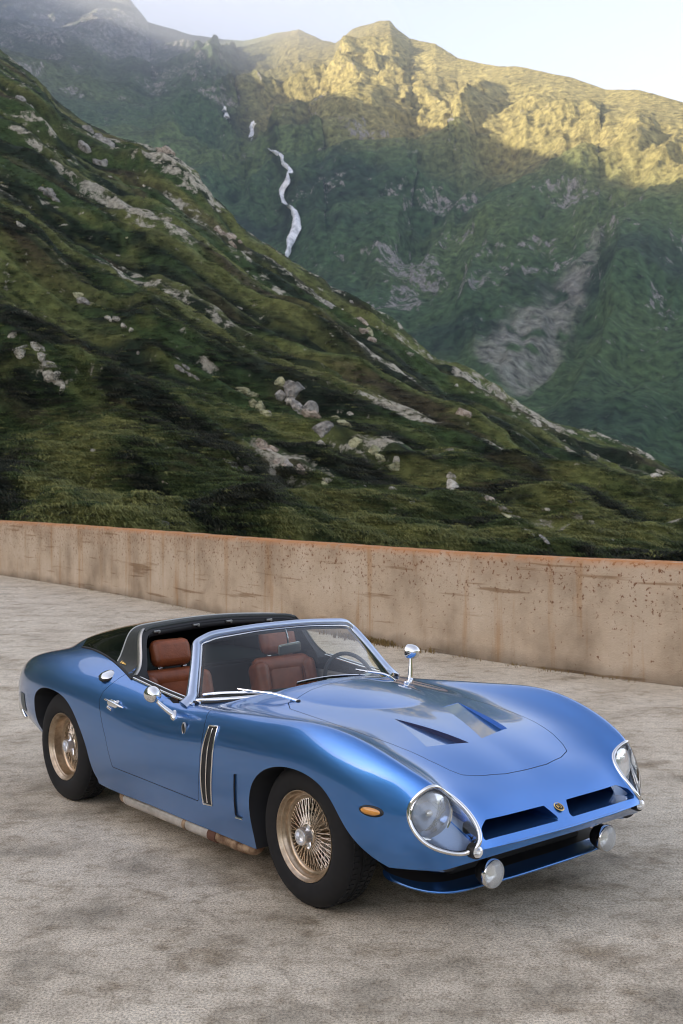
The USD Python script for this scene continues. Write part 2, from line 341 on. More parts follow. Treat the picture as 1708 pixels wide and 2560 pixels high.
# slopes behind the camera, closing the valley
az = np.radians(np.linspace(62, 292, 280)); rr = np.linspace(0, 1, 50)
AZ, RR = np.meshgrid(az, rr, indexing='ij')
dist = 130 + RR * 1900
hgt = -30 + RR ** 1.05 * (430 + 180 * np.sin(AZ * 3.1 + 0.6))
BP = np.stack([np.sin(AZ) * dist, np.cos(AZ) * dist, hgt], -1)
BP = BP + grid_normal(BP) * (70 * (ridged(BP / 260, 5, 44) - 0.6) * sstep(0, 0.2, RR))[..., None]
v, f, n = grid_mesh(BP)
bpv = raw('opposite_slope', v, f, n, hill2_m, label='grassy mountain slopes behind the viewpoint', cat='mountain', kind='structure')
vcolor(bpv, colour_hill(BP, 90).reshape(-1, 3))

vf_m = speckled('valley_floor_look', (0.03, 0.05, 0.02), (0.09, 0.11, 0.045), scale=0.02, rough=0.95)
q = 9000.0
obj('valley_floor', trimesh.Trimesh([[-q, -q, -62], [q, -q, -62], [q, q, -62], [-q, q, -62]], [[0, 1, 2], [0, 2, 3]], process=False), vf_m, smooth=False,
    label='dark green valley floor below the terrace', cat='ground', kind='structure')

# near hillside: a spur that falls from upper left to lower right beyond the parapet
CR = np.array([(-1500, -620, 420), (-900, -300, 360), (-400, -95, 310), (-150, 30, 285), (0, 118, 270), (65, 163, 266), (163, 261, 260), (272, 327, 255), (403, 370, 250), (440, 395, 248), (479, 436, 246), (545, 501, 242), (610, 566, 238),
               (719, 643, 232), (828, 719, 226), (948, 795, 220), (1024, 860, 216), (1089, 904, 212), (1176, 942, 208), (1264, 997, 204), (1361, 1056, 200), (1460, 1100, 196), (1580, 1155, 192), (1708, 1200, 188), (2000, 1290, 180), (2600, 1420, 160)], float)
BO = np.array([(-1500, 1330, 62), (-900, 1330, 60), (0, 1335, 56), (854, 1400, 50), (1708, 1450, 46), (2600, 1520, 44)], float)
NA, NB = 760, 460
hu = np.concatenate([np.linspace(-1500, -80, 90)[:-1], np.linspace(-80, 1790, NA - 150), np.linspace(1790, 2600, 62)[1:]])
def near_base(u, t):
    cv, cd = PchipInterpolator(CR[:, 0], CR[:, 1])(u), PchipInterpolator(CR[:, 0], CR[:, 2])(u)
    bv, bd = np.interp(u, BO[:, 0], BO[:, 1]), np.interp(u, BO[:, 0], BO[:, 2])
    v = cv + (bv - cv) * np.clip(t, 0, 1.6)
    # the slope is about straight in space: inverse depth runs evenly down the picture
    D = 1.0 / (1 / cd + (1 / bd - 1 / cd) * np.clip(t, 0, 1.6))
    P = ORIGIN + wray(u, v) * D[..., None]
    back = np.clip(-t, 0, None)
    P[..., 1] += back * 260; P[..., 2] -= back * 260 * (0.4 + back * 2)
    return P, v
ht = np.concatenate([np.linspace(-0.35, -0.01, 26), np.linspace(0, 1.25, NB - 26)])
HU, HT = np.meshgrid(hu, ht, indexing='xy')
HP, HV = near_base(HU, HT)
HP0 = HP.copy()
hn = grid_normal(HP)
crest_dir = HP[26, 620] - HP[26, 120]; crest_dir /= np.linalg.norm(crest_dir)
nm = hn[120, 350]; down = np.cross(nm, crest_dir); down /= np.linalg.norm(down); nm = np.cross(crest_dir, down)
tilt = 0.10
ax1 = crest_dir * math.cos(tilt) + down * math.sin(tilt); ax2 = -crest_dir * math.sin(tilt) + down * math.cos(tilt)
def streak(la, lb, oc, seed): return  meshkit.fbm(stretch(HP0, (ax1, ax2, nm), (la, lb, lb)), oc, seed)
st1, st2, st3 = streak(70, 11, 4, 3), streak(26, 3.4, 4, 13), streak(8.0, 1.2, 3, 21)
lump = meshkit.fbm(HP0 / 9.0, 5, 33)
fine = meshkit.fbm(HP0 / 1.6, 3, 37)
atc = 0.35 + 0.65 * sstep(0.0, 0.06, np.abs(HT))
hd = ((st1 - 0.5) * 9.0 + (st2 - 0.5) * 5.2 + (lump - 0.5) * 1.6) * atc + (st3 - 0.5) * 1.3 + (fine - 0.5) * 0.35
HP = HP0 + hn * hd[..., None]
c_dk, c_br, c_gr, c_ye = np.array([0.012, 0.022, 0.011]), np.array([0.056, 0.047, 0.025]), np.array([0.042, 0.070, 0.023]), np.array([0.19, 0.20, 0.062])
s4 = streak(40, 4.5, 5, 41); s5 = streak(18, 2.3, 5, 43)
mixc = lambda a, b, w: a + (b - a) * w[..., None]
low = sstep(0.45, 1.0, HT)
hc = mixc(np.broadcast_to(c_gr, HP.shape), c_br, sstep(0.46, 0.60, s4) * (1 - 0.45 * low))
hc = mixc(hc, c_dk, sstep(0.56, 0.44, s5) * 0.95)
hc = mixc(hc, c_ye, sstep(0.49, 0.64, streak(34, 3.6, 5, 47)) * (0.55 + 0.35 * low))
hc = mixc(hc, c_ye * 0.8, sstep(0.60, 0.75, st3) * 0.4)
rkn = streak(16, 5.5, 5, 53)
near_rock = np.clip(sstep(0.545, 0.68, rkn + 0.06 * sstep(0.30, 0.02, HT) - 0.02) * 0.95, 0, 1)
hill_m = hillmat('near_hill_look', c_scale=0.9, amount=0.65, bump=0.35, b_scale=1.6, r_scale=0.55, rock_lo=(0.17, 0.155, 0.12), rock_hi=(0.46, 0.43, 0.34), zs=0.8)
v, f, n = grid_mesh(HP)
hp_ = raw('hillside', v, f, n, hill_m, label='steep dark green grassy hillside falling to the right behind the parapet', cat='hill', kind='structure')
vcolor(hp_, hc.reshape(-1, 3)); vfloat(hp_, near_rock)
hn2 = grid_normal(HP)
_W = HP - ORIGIN; _d = _W @ _F
HPX, HPY = CX + FPX * (_W @ _R) / _d, CY - FPX * (_W @ _U) / _d
def hill_at(u, v):
    ok = (HT > 0.0)
    k = np.argmin(np.where(ok, (HPX - u) ** 2 + (HPY - v) ** 2, 1e12)); i = np.unravel_index(k, HPX.shape)
    return HP[i], hn2[i], _d[i]

# rock outcrops on the hillside
def rockmat(name, a, b): return speckled(name, a, b, scale=1.6, rough=0.9, bump=0.5, detail=10, bscale=2.6, lo=0.38, hi=0.60)
rock_mats = [rockmat('pale_rock', (0.22, 0.205, 0.16), (0.56, 0.53, 0.44)), rockmat('grey_rock', (0.12, 0.115, 0.10), (0.36, 0.34, 0.30)),
             rockmat('brown_rock', (0.16, 0.12, 0.085), (0.44, 0.37, 0.29)), rockmat('lichen_rock', (0.18, 0.175, 0.09), (0.48, 0.47, 0.28))]
def rock_mesh(seed, sub=3):
    m = trimesh.creation.icosphere(sub)
    v = np.array(m.vertices)
    d = 0.6 + 0.85 * ridged(v * 1.1 + seed * 7.7, 5, seed)
    v = v * d[:, None]
    rng = np.random.default_rng(seed)
    for _ in range(7):  # cleaved faces
        nn = rng.normal(size=3); nn /= np.linalg.norm(nn); h = rng.uniform(0.45, 0.8)
        over = np.clip(v @ nn - h, 0, None); v = v - 0.85 * over[:, None] * nn
    return v, np.array(m.faces)
def outcrop(u, v, length, height, ang, mat, seed, label, group=None, sub=4, name='rock_outcrop', thick=0.30):
    """A half-buried rock: length and height in photograph pixels, ang the tilt of its long side in the picture (degrees, clockwise)."""
    P, n, d = hill_at(u, v)
    px = d / FPX
    im = _R * math.cos(math.radians(ang)) - _U * math.sin(math.radians(ang))
    view = (P - ORIGIN) / np.linalg.norm(P - ORIGIN)
    n = n * 0.55 - view * 0.55; n /= np.linalg.norm(n)
    e1 = np.cross(n, np.cross(im, view)); e1 /= np.linalg.norm(e1); e1 = e1 if e1 @ im > 0 else -e1
    length = 1.35 * length / max(0.4, e1 @ im)
    e2 = np.cross(n, e1); e2 /= np.linalg.norm(e2)
    rv_, rf_ = rock_mesh(seed, sub)
    fore = max(0.5, np.linalg.norm(e2 - view * (e2 @ view)))
    pts = rv_[:, :1] * e1 * length * px * 0.5 + rv_[:, 1:2] * e2 * height * px * 0.5 / fore + rv_[:, 2:] * n * height * px * thick
    mesh = trimesh.Trimesh(pts, rf_, process=False); fix(mesh)
    x = xform(name, None, P - n * height * px * thick * 0.25, label=label, cat='rock', group=group)
    obj('stone', mesh, rock_mats[mat], x, smooth=28)
BIG = [(100, 905, 190, 60, 42, 0, 'long pale rock slab slanting at the left edge of the hillside'),
       (215, 755, 60, 42, 30, 1, 'grey rock hump above the left pale streak of the hillside'),
       (298, 805, 70, 26, 30, 0, 'small bright rock end in the upper left hillside'),
       (418, 395, 62, 70, 50, 2, 'brown rock tower on the crest of the near hillside'),
       (478, 462, 62, 72, 55, 1, 'grey rock knob on the crest just right of the brown rock tower'),
       (570, 590, 70, 55, 45, 2, 'brownish crest rock above the middle of the hillside'),
       (120, 485, 60, 50, 40, 1, 'pale grey rock patch high on the left of the hillside'),
       (240, 385, 70, 80, 60, 1, 'broken grey rock face near the crest at upper left'),
       (60, 270, 60, 70, 55, 1, 'rock face near the crest at the far left edge'),
       (632, 1005, 110, 48, 42, 3, 'pale lichened slab in the middle of the hillside'),
       (745, 1005, 150, 75, 45, 1, 'grey jagged outcrop right of the lichened middle slab'),
       (705, 1150, 130, 56, 38, 2, 'pale brown slab low in the middle of the hillside'),
       (920, 1110, 190, 62, 40, 3, 'long yellowish outcrop right of the middle of the hillside'),
       (1145, 1035, 70, 60, 45, 2, 'brown rounded outcrop below the crest on the right'),
       (1215, 1065, 130, 60, 40, 1, 'grey broken outcrop below the crest on the right'),
       (1128, 1215, 44, 54, 50, 0, 'small upright pale rock low on the right of the hillside'),
       (1300, 1310, 210, 30, 38, 0, 'long thin pale slab just above the parapet on the right'),
       (1010, 1240, 70, 26, 40, 0, 'short pale slab low right of the middle of the hillside'),
       (900, 815, 110, 40, 40, 2, 'brown rock band along the crest right of the middle'),
       (800, 740, 70, 34, 40, 1, 'grey rock band along the crest at the middle'),
       (600, 1165, 50, 40, 30, 1, 'grey boulders below the lichened middle slab'),
       (470, 925, 80, 26, 45, 1, 'thin grey rock rib left of the lichened middle slab')]
def broken_outcrop(u, v, length, height, ang, mat, seed, label):
    r = np.random.default_rng(seed)
    P0, n0, d0 = hill_at(u, v)
    x = xform('rock_outcrop', None, P0, label=label, cat='rock')
    c_, s_ = math.cos(math.radians(ang)), math.sin(math.radians(ang))
    ns = int(np.clip(length / 14, 3, 11))
    for q in range(ns):
        a = (q + 0.5) / ns - 0.5 + r.normal(0, 0.05); b = r.normal(0, 0.20) * (1 - abs(a))
        uu, vv = u + c_ * a * length - s_ * b * height, v + s_ * a * length + c_ * b * height
        P, n, d = hill_at(uu, vv); px = d / FPX
        an_ = ang + r.normal(0, 9)
        im = _R * math.cos(math.radians(an_)) - _U * math.sin(math.radians(an_))
        view = (P - ORIGIN) / np.linalg.norm(P - ORIGIN)
        n = n * 0.75 - view * 0.35; n /= np.linalg.norm(n)
        e1 = np.cross(n, np.cross(im, view)); e1 /= np.linalg.norm(e1); e1 = e1 if e1 @ im > 0 else -e1
        ln = r.uniform(0.55, 1.0) * max(length / ns * 2.3, height * 0.7) / max(0.4, e1 @ im); hh = height * r.uniform(0.28, 0.55)
        e2 = np.cross(n, e1); fore = max(0.45, np.linalg.norm(e2 - view * (e2 @ view)))
        rv_, rf_ = rock_mesh(seed * 13 + q, 3)
        pts = rv_[:, :1] * e1 * ln * px * 0.55 + rv_[:, 1:2] * e2 * hh * px * 0.55 / fore + rv_[:, 2:] * n * hh * px * 0.42 - n * hh * px * 0.12
        m = trimesh.Trimesh(pts + P - P0, rf_, process=False); fix(m)
        obj('stone', m, rock_mats[mat if r.uniform() < 0.75 else int(r.integers(0, 4))], x, smooth=24)
for k, (u, v, ln, hh, an, mt, lab) in enumerate(BIG):
    broken_outcrop(u, v, ln, hh, an, mt, 100 + k, lab)
rngb = np.random.default_rng(12)
k = 0
while k < 95:
    u = rngb.uniform(5, 1700); t = rngb.uniform(0.01, 0.98) ** 1.2
    cv = np.interp(u, CR[:, 0], CR[:, 1]); v = cv + t * (1330 + u * 0.06 - cv)
    if v > 1290 + u * 0.065: continue
    w = rngb.lognormal(2.35, 0.5)
    outcrop(u, v, w, w * rngb.uniform(0.5, 0.9), rngb.uniform(20, 55), int(rngb.choice([0, 0, 1, 2, 3])), 300 + k, 'small pale boulder lying in the grass of the near hillside', 'boulders on the near hillside', sub=2, name='boulder')
    k += 1

# grass and low shrubs growing on the hillside
def tuft(seed, n, h, w, upright=False):
    r = np.random.default_rng(seed); vs, fs = [], []
    for i in range(n):
        a = r.normal(-0.5, 0.5) if not upright else r.uniform(0, 2 * np.pi); b = np.array([r.normal(0, w * 0.4), r.normal(0, w * 0.4), 0]); hh = h * r.uniform(0.5, 1.1)
        d = np.array([math.cos(a), math.sin(a), 0]); lean = r.uniform(0.8, 2.4) * hh if not upright else r.uniform(0.1, 0.8) * hh
        s = np.array([-d[1], d[0], 0]) * r.uniform(0.03, 0.06) * h * 1.8
        drop = 0.0 if upright else 0.62 * lean
        tip = b + d * lean + np.array([0, 0, hh * (1.0 if upright else 0.55) - drop]); mid = b + d * lean * 0.35 + np.array([0, 0, hh * 0.6 - drop * 0.3])
        q0 = len(vs); vs += [b - s, b + s, mid + s * 0.8, mid - s * 0.8, tip]
        fs += [[q0, q0 + 1, q0 + 2], [q0, q0 + 2, q0 + 3], [q0 + 3, q0 + 2, q0 + 4]]
    return trimesh.Trimesh(np.array(vs), np.array(fs), process=False)
def leafmat(name, c1, c2):
    return usdkit.material(stage, L + name, {'o': ('object_info', {}), 'r': ('rgb_ramp', {'ramp': [(0.0, c1), (1.0, c2)]}), 'd': ('principled_bsdf', {'roughness': 0.7, 'specular_ior_level': 0.2}),
        't': ('translucent_bsdf', {}), 'm': ('mix_closure', {'fac': 0.25})}, [('o.random', 'r.fac'), ('r.color', 'd.base_color'), ('r.color', 't.color'), ('d.BSDF', 'm.closure1'), ('t.BSDF', 'm.closure2')], surface='m.closure')
tuft_mats = [leafmat('grass_look', (0.034, 0.056, 0.017), (0.100, 0.128, 0.037)), leafmat('heath_look', (0.010, 0.019, 0.009), (0.045, 0.042, 0.022)), leafmat('pale_grass_look', (0.11, 0.13, 0.042), (0.27, 0.27, 0.09))]
pi = UsdGeom.PointInstancer.Define(stage, '/World/hillside_grass')
data(pi.GetPrim(), label='rough grass and dark heath covering the near hillside', cat='grass', kind='stuff')
for i, (sd, nb, h, w) in enumerate([(1, 26, 0.22, 0.5), (2, 30, 0.26, 0.7), (3, 22, 0.22, 0.5)]):
    usdkit.mesh(stage, f'/World/hillside_grass/tuft_{i}', tuft(sd, nb, h, w), tuft_mats[i])
pi.CreatePrototypesRel().SetTargets([Sdf.Path(f'/World/hillside_grass/tuft_{i}') for i in range(3)])
rg = np.random.default_rng(77)
NT = 70000
cand_i = rg.integers(20, HP.shape[0] - 1, NT * 2); cand_j = rg.integers(60, HP.shape[1] - 50, NT * 2)
keep = (rg.uniform(size=NT * 2) < np.clip(0.35 + 0.65 * HT[cand_i, cand_j], 0.3, 1)) & (near_rock[cand_i, cand_j] < 0.5)
cand_i, cand_j = cand_i[keep][:NT], cand_j[keep][:NT]
fi, fj = rg.uniform(size=len(cand_i))[:, None], rg.uniform(size=len(cand_i))[:, None]
i1, j1 = np.minimum(cand_i + 1, HP.shape[0] - 1), np.minimum(cand_j + 1, HP.shape[1] - 1)
TP = (HP[cand_i, cand_j] * (1 - fi) + HP[i1, cand_j] * fi) * (1 - fj) + (HP[cand_i, j1] * (1 - fi) + HP[i1, j1] * fi) * fj
lum = hc[cand_i, cand_j].sum(1)
ti = np.where(lum < 0.13, 1, np.where(lum > 0.29, 2, 0)); ti = np.where(rg.uniform(size=len(ti)) < 0.12, rg.integers(0, 3, len(ti)), ti)
ysc = rg.uniform(0.45, 1.05, len(ti))
pi.CreatePositionsAttr(Vt.Vec3fArray.FromNumpy(TP.astype(np.float32)))
pi.CreateProtoIndicesAttr(Vt.IntArray.FromNumpy(ti.astype(np.int32)))
pi.CreateScalesAttr(Vt.Vec3fArray.FromNumpy(np.stack([ysc * 1.2, ysc * 1.2, ysc], -1).astype(np.float32)))
ang = rg.normal(0, 0.4, len(ti))
nn = hn[cand_i, cand_j]
pi.CreateOrientationsAttr(Vt.QuathArray([Gf.Quath(float(math.cos(a / 2)), 0.0, 0.0, float(math.sin(a / 2))) for a in ang]))

# ---------------------------------------------------------------- terrace ground
WALL = np.array([(-30.0, 52.0), (-21.5, 43.2), (-14.4, 35.6), (-8.43, 27.95), (-6.27, 24.93), (-2.37, 18.85), (0.0, 15.16), (0.62, 14.3), (1.93, 12.36), (3.29, 10.97), (5.2, 9.3), (7.8, 7.6), (12.0, 6.0), (20.0, 4.5)])
wl = spline(WALL, 160)
from scipy.ndimage import gaussian_filter1d
wl = np.c_[gaussian_filter1d(wl[:, 0], 3, mode='nearest'), gaussian_filter1d(wl[:, 1], 3, mode='nearest')]
wt = np.gradient(wl, axis=0); wt /= np.linalg.norm(wt, axis=1, keepdims=True); wn = np.c_[-wt[:, 1], wt[:, 0]]   # away from the camera
if (wn[80] @ np.array([0.5, 1])) < 0: wn = -wn
ZT = np.interp(wl[:, 1], [10.9, 12.9, 15.2, 21.4, 28, 52], [1.206, 1.21, 1.231, 1.285, 1.345, 1.40])
ground_poly = np.vstack([wl + wn * 0.1, [[40, 0], [40, -60], [-60, -60], [-60, 60]]])
gp = Polygon(ground_poly).buffer(0)
gv, gf = trimesh.creation.triangulate_polygon(gp, engine='earcut')
ground_m = usdkit.material(stage, L + 'worn_concrete', {
    'g': ('geometry', {}),
    'mp': ('mapping', {'location': (3.1, 7.4, 0.0)}),
    'big': ('noise_texture', {'scale': 1.5, 'detail': 9.0, 'roughness': 0.60, 'distortion': 0.15}),
    'rb': ('rgb_ramp', {'ramp': [(0.28, (0.17, 0.149, 0.112)), (0.41, (0.37, 0.325, 0.250)), (0.50, (0.515, 0.453, 0.355)), (0.62, (0.60, 0.537, 0.43)), (0.78, (0.66, 0.60, 0.495))]}),
    'mp2': ('mapping', {'scale': (0.8, 1.0, 1.0), 'rotation': (0, 0, 0.5)}),
    'st': ('noise_texture', {'scale': 3.2, 'detail': 7.0, 'roughness': 0.7, 'distortion': 0.4}),
    'sy': ('separate_xyz', {}), 'fy': ('map_range', {'from_min': 4.5, 'from_max': 11.0, 'to_min': 0.0, 'to_max': 0.10, 'clamp': True}), 'fa': ('math', {'math_type': 'add'}),
    'rs': ('rgb_ramp', {'ramp': [(0.34, (0.60, 0.56, 0.50)), (0.47, (1.0, 1.0, 1.0)), (0.8, (1.06, 1.06, 1.06))]}),
    'm1': ('mix_color', {'blend_type': 'multiply', 'fac': 0.9}),
    'gr': ('noise_texture', {'scale': 85.0, 'detail': 5.0, 'roughness': 0.95}),
    'rg': ('rgb_ramp', {'ramp': [(0.40, (0.20, 0.18, 0.15)), (0.48, (0.80, 0.79, 0.77)), (0.52, (1.08, 1.08, 1.08)), (0.60, (1.5, 1.48, 1.42))]}),
    'm2': ('mix_color', {'blend_type': 'multiply', 'fac': 0.85, 'use_clamp_result': False}),
    'mc': ('mapping', {'scale': (0.42, 0.42, 1.0)}), 'wn': ('noise_texture', {'scale': 2.2, 'detail': 5.0}), 'wm': ('mix_vector', {'fac': 0.16}), 'cr': ('voronoi_texture', {'feature': 'distance_to_edge', 'scale': 1.0}), 'rcr': ('rgb_ramp', {'ramp': [(0.0, (0.35, 0.32, 0.28)), (0.0045, (0.55, 0.52, 0.48)), (0.009, (1, 1, 1))]}), 'm6': ('mix_color', {'blend_type': 'multiply', 'fac': 0.28}), 'mid': ('noise_texture', {'scale': 11.0, 'detail': 6.0, 'roughness': 0.75}), 'rmid': ('rgb_ramp', {'ramp': [(0.36, (0.66, 0.63, 0.58)), (0.50, (1, 1, 1)), (0.66, (1.12, 1.11, 1.09))]}), 'm7': ('mix_color', {'blend_type': 'multiply', 'fac': 0.85, 'use_clamp_result': False}),
    'b': ('bump', {'strength': 0.5, 'distance': 0.003}),
    'rr': ('rgb_ramp', {'ramp': [(0.3, (0.6, 0.6, 0.6)), (0.6, (0.88, 0.88, 0.88))]}),
    'p': ('principled_bsdf', {'roughness': 0.85, 'specular_ior_level': 0.3})},
    [('g.position', 'mp.vector'), ('mp.vector', 'big.vector'), ('g.position', 'sy.vector'), ('sy.y', 'fy.value'), ('big.fac', 'fa.value1'), ('fy.result', 'fa.value2'), ('fa.value', 'rb.fac'), ('g.position', 'mp2.vector'), ('mp2.vector', 'st.vector'), ('st.fac', 'rs.fac'),
     ('rb.color', 'm1.a'), ('rs.color', 'm1.b'), ('g.position', 'gr.vector'), ('gr.fac', 'rg.fac'), ('m1.result', 'm2.a'), ('rg.color', 'm2.b'), ('g.position', 'mc.vector'), ('g.position', 'wn.vector'), ('mc.vector', 'wm.a'), ('wn.color', 'wm.b'), ('wm.result', 'cr.vector'), ('cr.distance', 'rcr.fac'), ('m2.result', 'm6.a'), ('rcr.color', 'm6.b'), ('g.position', 'mid.vector'), ('mid.fac', 'rmid.fac'), ('m6.result', 'm7.a'), ('rmid.color', 'm7.b'), ('m7.result', 'p.base_color'),
     ('gr.fac', 'b.height'), ('b.normal', 'p.normal'), ('big.fac', 'rr.fac'), ('rr.color', 'p.roughness')], surface='p.BSDF')
obj('paved_terrace', trimesh.Trimesh(np.c_[gv, np.zeros(len(gv))], gf, process=False), ground_m, smooth=False,
    label='worn stained concrete paving of the viewing terrace', cat='pavement', kind='structure')
# ---------------------------------------------------------------- parapet wall
TH = 0.36
prof = [(0.0, -0.3), (0.0, 0.35), (0.004, 0.7), (0.006, 0.93), (0.010, 0.975), (0.028, 0.997), (0.18, 1.0), (0.33, 0.994), (0.352, 0.97), (0.36, 0.5), (0.36, -1.2)]
rows = []
for i in range(len(wl)):
    rows.append([np.r_[wl[i] + wn[i] * a, (b * ZT[i] if b > 0 else b * 2)] for a, b in prof])
WPp = np.array(rows)
# refine along the wall
WPp = CubicSpline(np.arange(len(wl)), WPp, axis=0)(np.linspace(0, len(wl) - 1, 900))
WPp[:, 3:8] += (meshkit.fbm(WPp[:, 3:8] * 2.2, 4, 5)[..., None] - 0.5) * np.array([0.012, 0.012, 0.022])
wall_m = usdkit.material(stage, L + 'stained_concrete', {
    'g': ('geometry', {}), 'sx': ('separate_xyz', {}),
    'n1': ('noise_texture', {'scale': 1.1, 'detail': 8.0, 'roughness': 0.6}),
    'r1': ('rgb_ramp', {'ramp': [(0.32, (0.32, 0.25, 0.175)), (0.50, (0.465, 0.372, 0.268)), (0.70, (0.555, 0.465, 0.355))]}),
    'mv': ('mapping', {'scale': (2.6, 2.6, 0.22)}), 'nv': ('noise_texture', {'scale': 1.5, 'detail': 6.0, 'roughness': 0.65}),
    'rv': ('rgb_ramp', {'ramp': [(0.33, (0.86, 0.70, 0.54)), (0.45, (1.0, 1.0, 1.0)), (0.68, (1.08, 1.08, 1.08))]}),
    'm1': ('mix_color', {'blend_type': 'multiply', 'fac': 0.9}),
    'mh': ('mapping', {'scale': (0.5, 0.5, 9.0)}), 'nh': ('noise_texture', {'scale': 1.3, 'detail': 4.0, 'roughness': 0.5}),
    'rh': ('rgb_ramp', {'ramp': [(0.315, (0.55, 0.46, 0.37)), (0.38, (1, 1, 1)), (1.0, (1, 1, 1))]}),
    'm2': ('mix_color', {'blend_type': 'multiply', 'fac': 0.85}),
    'ns': ('noise_texture', {'scale': 21.0, 'detail': 4.0, 'roughness': 0.65}), 'zz': ('math', {'math_type': 'multiply_add', 'value2': 0.10, 'value3': -0.085}),
    'sadd': ('math', {'math_type': 'add'}),
    'rsp': ('rgb_ramp', {'ramp': [(0.585, (0, 0, 0)), (0.645, (1, 1, 1))]}),
    'm3': ('mix_color', {'b': (0.19, 0.10, 0.055)}),
    'nt': ('noise_texture', {'scale': 5.0, 'detail': 5.0}), 'zt': ('math', {'math_type': 'multiply_add', 'value2': 0.06, 'value3': 0.0}), 'tadd': ('math', {'math_type': 'add'}),
    'nz': ('attribute', {'attribute': 'top'}),
    'mtop': ('math', {'math_type': 'multiply'}), 'rtp': ('rgb_ramp', {'ramp': [(0.30, (0.25, 0.25, 0.25)), (0.5, (1, 1, 1))]}),
    'm4': ('mix_color', {'b': (0.47, 0.22, 0.09)}),
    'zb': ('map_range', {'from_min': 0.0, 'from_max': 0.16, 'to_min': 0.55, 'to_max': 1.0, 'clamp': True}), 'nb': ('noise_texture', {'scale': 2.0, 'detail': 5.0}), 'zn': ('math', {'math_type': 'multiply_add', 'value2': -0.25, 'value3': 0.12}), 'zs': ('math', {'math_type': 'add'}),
    'm5': ('mix_color', {'blend_type': 'multiply', 'fac': 1.0}), 'cb': ('combine_color', {}),
    'nf': ('noise_texture', {'scale': 40.0, 'detail': 5.0, 'roughness': 0.7}), 'bp': ('bump', {'strength': 0.7, 'distance': 0.012}),
    'p': ('principled_bsdf', {'roughness': 0.9, 'specular_ior_level': 0.25})},
    [('g.position', 'sx.vector'), ('g.position', 'n1.vector'), ('n1.fac', 'r1.fac'), ('g.position', 'mv.vector'), ('mv.vector', 'nv.vector'), ('nv.fac', 'rv.fac'), ('r1.color', 'm1.a'), ('rv.color', 'm1.b'),
     ('g.position', 'mh.vector'), ('mh.vector', 'nh.vector'), ('nh.fac', 'rh.fac'), ('m1.result', 'm2.a'), ('rh.color', 'm2.b'),
     ('g.position', 'ns.vector'), ('sx.z', 'zz.value1'), ('ns.fac', 'sadd.value1'), ('zz.value', 'sadd.value2'), ('sadd.value', 'rsp.fac'), ('m2.result', 'm3.a'), ('rsp.color', 'm3.fac'),
     ('g.position', 'nt.vector'), ('nt.fac', 'rtp.fac'), ('rtp.color', 'mtop.value1'), ('nz.fac', 'mtop.value2'), ('m3.result', 'm4.a'), ('mtop.value', 'm4.fac'),
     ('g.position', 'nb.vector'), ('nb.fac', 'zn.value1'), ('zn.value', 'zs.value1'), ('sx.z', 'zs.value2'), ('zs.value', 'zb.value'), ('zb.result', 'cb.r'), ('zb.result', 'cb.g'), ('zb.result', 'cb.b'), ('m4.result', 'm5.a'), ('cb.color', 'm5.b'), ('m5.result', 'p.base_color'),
     ('g.position', 'nf.vector'), ('nf.fac', 'bp.height'), ('bp.normal', 'p.normal')], surface='p.BSDF')
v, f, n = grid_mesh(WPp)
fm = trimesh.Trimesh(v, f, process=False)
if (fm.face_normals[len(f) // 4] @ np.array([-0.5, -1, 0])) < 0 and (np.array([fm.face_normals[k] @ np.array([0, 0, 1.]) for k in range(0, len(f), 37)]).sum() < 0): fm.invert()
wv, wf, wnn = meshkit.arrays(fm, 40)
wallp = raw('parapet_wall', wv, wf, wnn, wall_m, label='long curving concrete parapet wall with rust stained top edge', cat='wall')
topw = np.repeat(np.array([[0, 0, 0, .10, .55, 1, 1, 1, .9, 0, 0]]), 900, 0).ravel()
from scipy.spatial import cKDTree
_, near_i = cKDTree(v).query(wv)
UsdGeom.PrimvarsAPI(wallp).CreatePrimvar('top', Sdf.ValueTypeNames.FloatArray, 'vertex').Set(Vt.FloatArray.FromNumpy(topw[near_i].astype(np.float32)))

# dry grass along the foot of the wall
dry_m = leafmat('dry_grass_look', (0.09, 0.07, 0.03), (0.24, 0.17, 0.07))
parts = []
rd_ = np.random.default_rng(9)
for k in range(190):
    c = rd_.choice([0.0, 1.0, 2.0], p=[0.62, 0.2, 0.18])
    y = {0.0: rd_.normal(14.6, 0.35), 1.0: rd_.uniform(11.2, 13.3), 2.0: rd_.uniform(16, 24)}[c]
    i = np.argmin(np.abs(wl[:, 1] - y)); i = int(np.clip(i, 1, len(wl) - 2)); s = (y - wl[i, 1])
    base = wl[i] + wt[i] * (s / (wt[i, 1] if abs(wt[i, 1]) > 0.2 else 1)) - wn[i] * abs(rd_.normal(0, 0.05))
    m = tuft(1000 + k, 7, (0.075 if c == 0 else 0.04) * rd_.uniform(0.5, 1.3), 0.12, True); m.apply_translation([*base, 0.0]); parts.append(m)
obj('wall_foot_grass', cat_mesh(*parts), dry_m, smooth=False, label='dry grass tufts along the foot of the parapet wall', cat='grass', kind='stuff')
# ---------------------------------------------------------------- the car
CAR_X, CAR_Y, CAR_YAW = 0.42460933, 5.68219243, -50.9488436754251
car = xform('sports_car', None, (CAR_X, CAR_Y, 0), CAR_YAW, label='low blue open-topped sports car with wire wheels and chrome trim', cat='car')

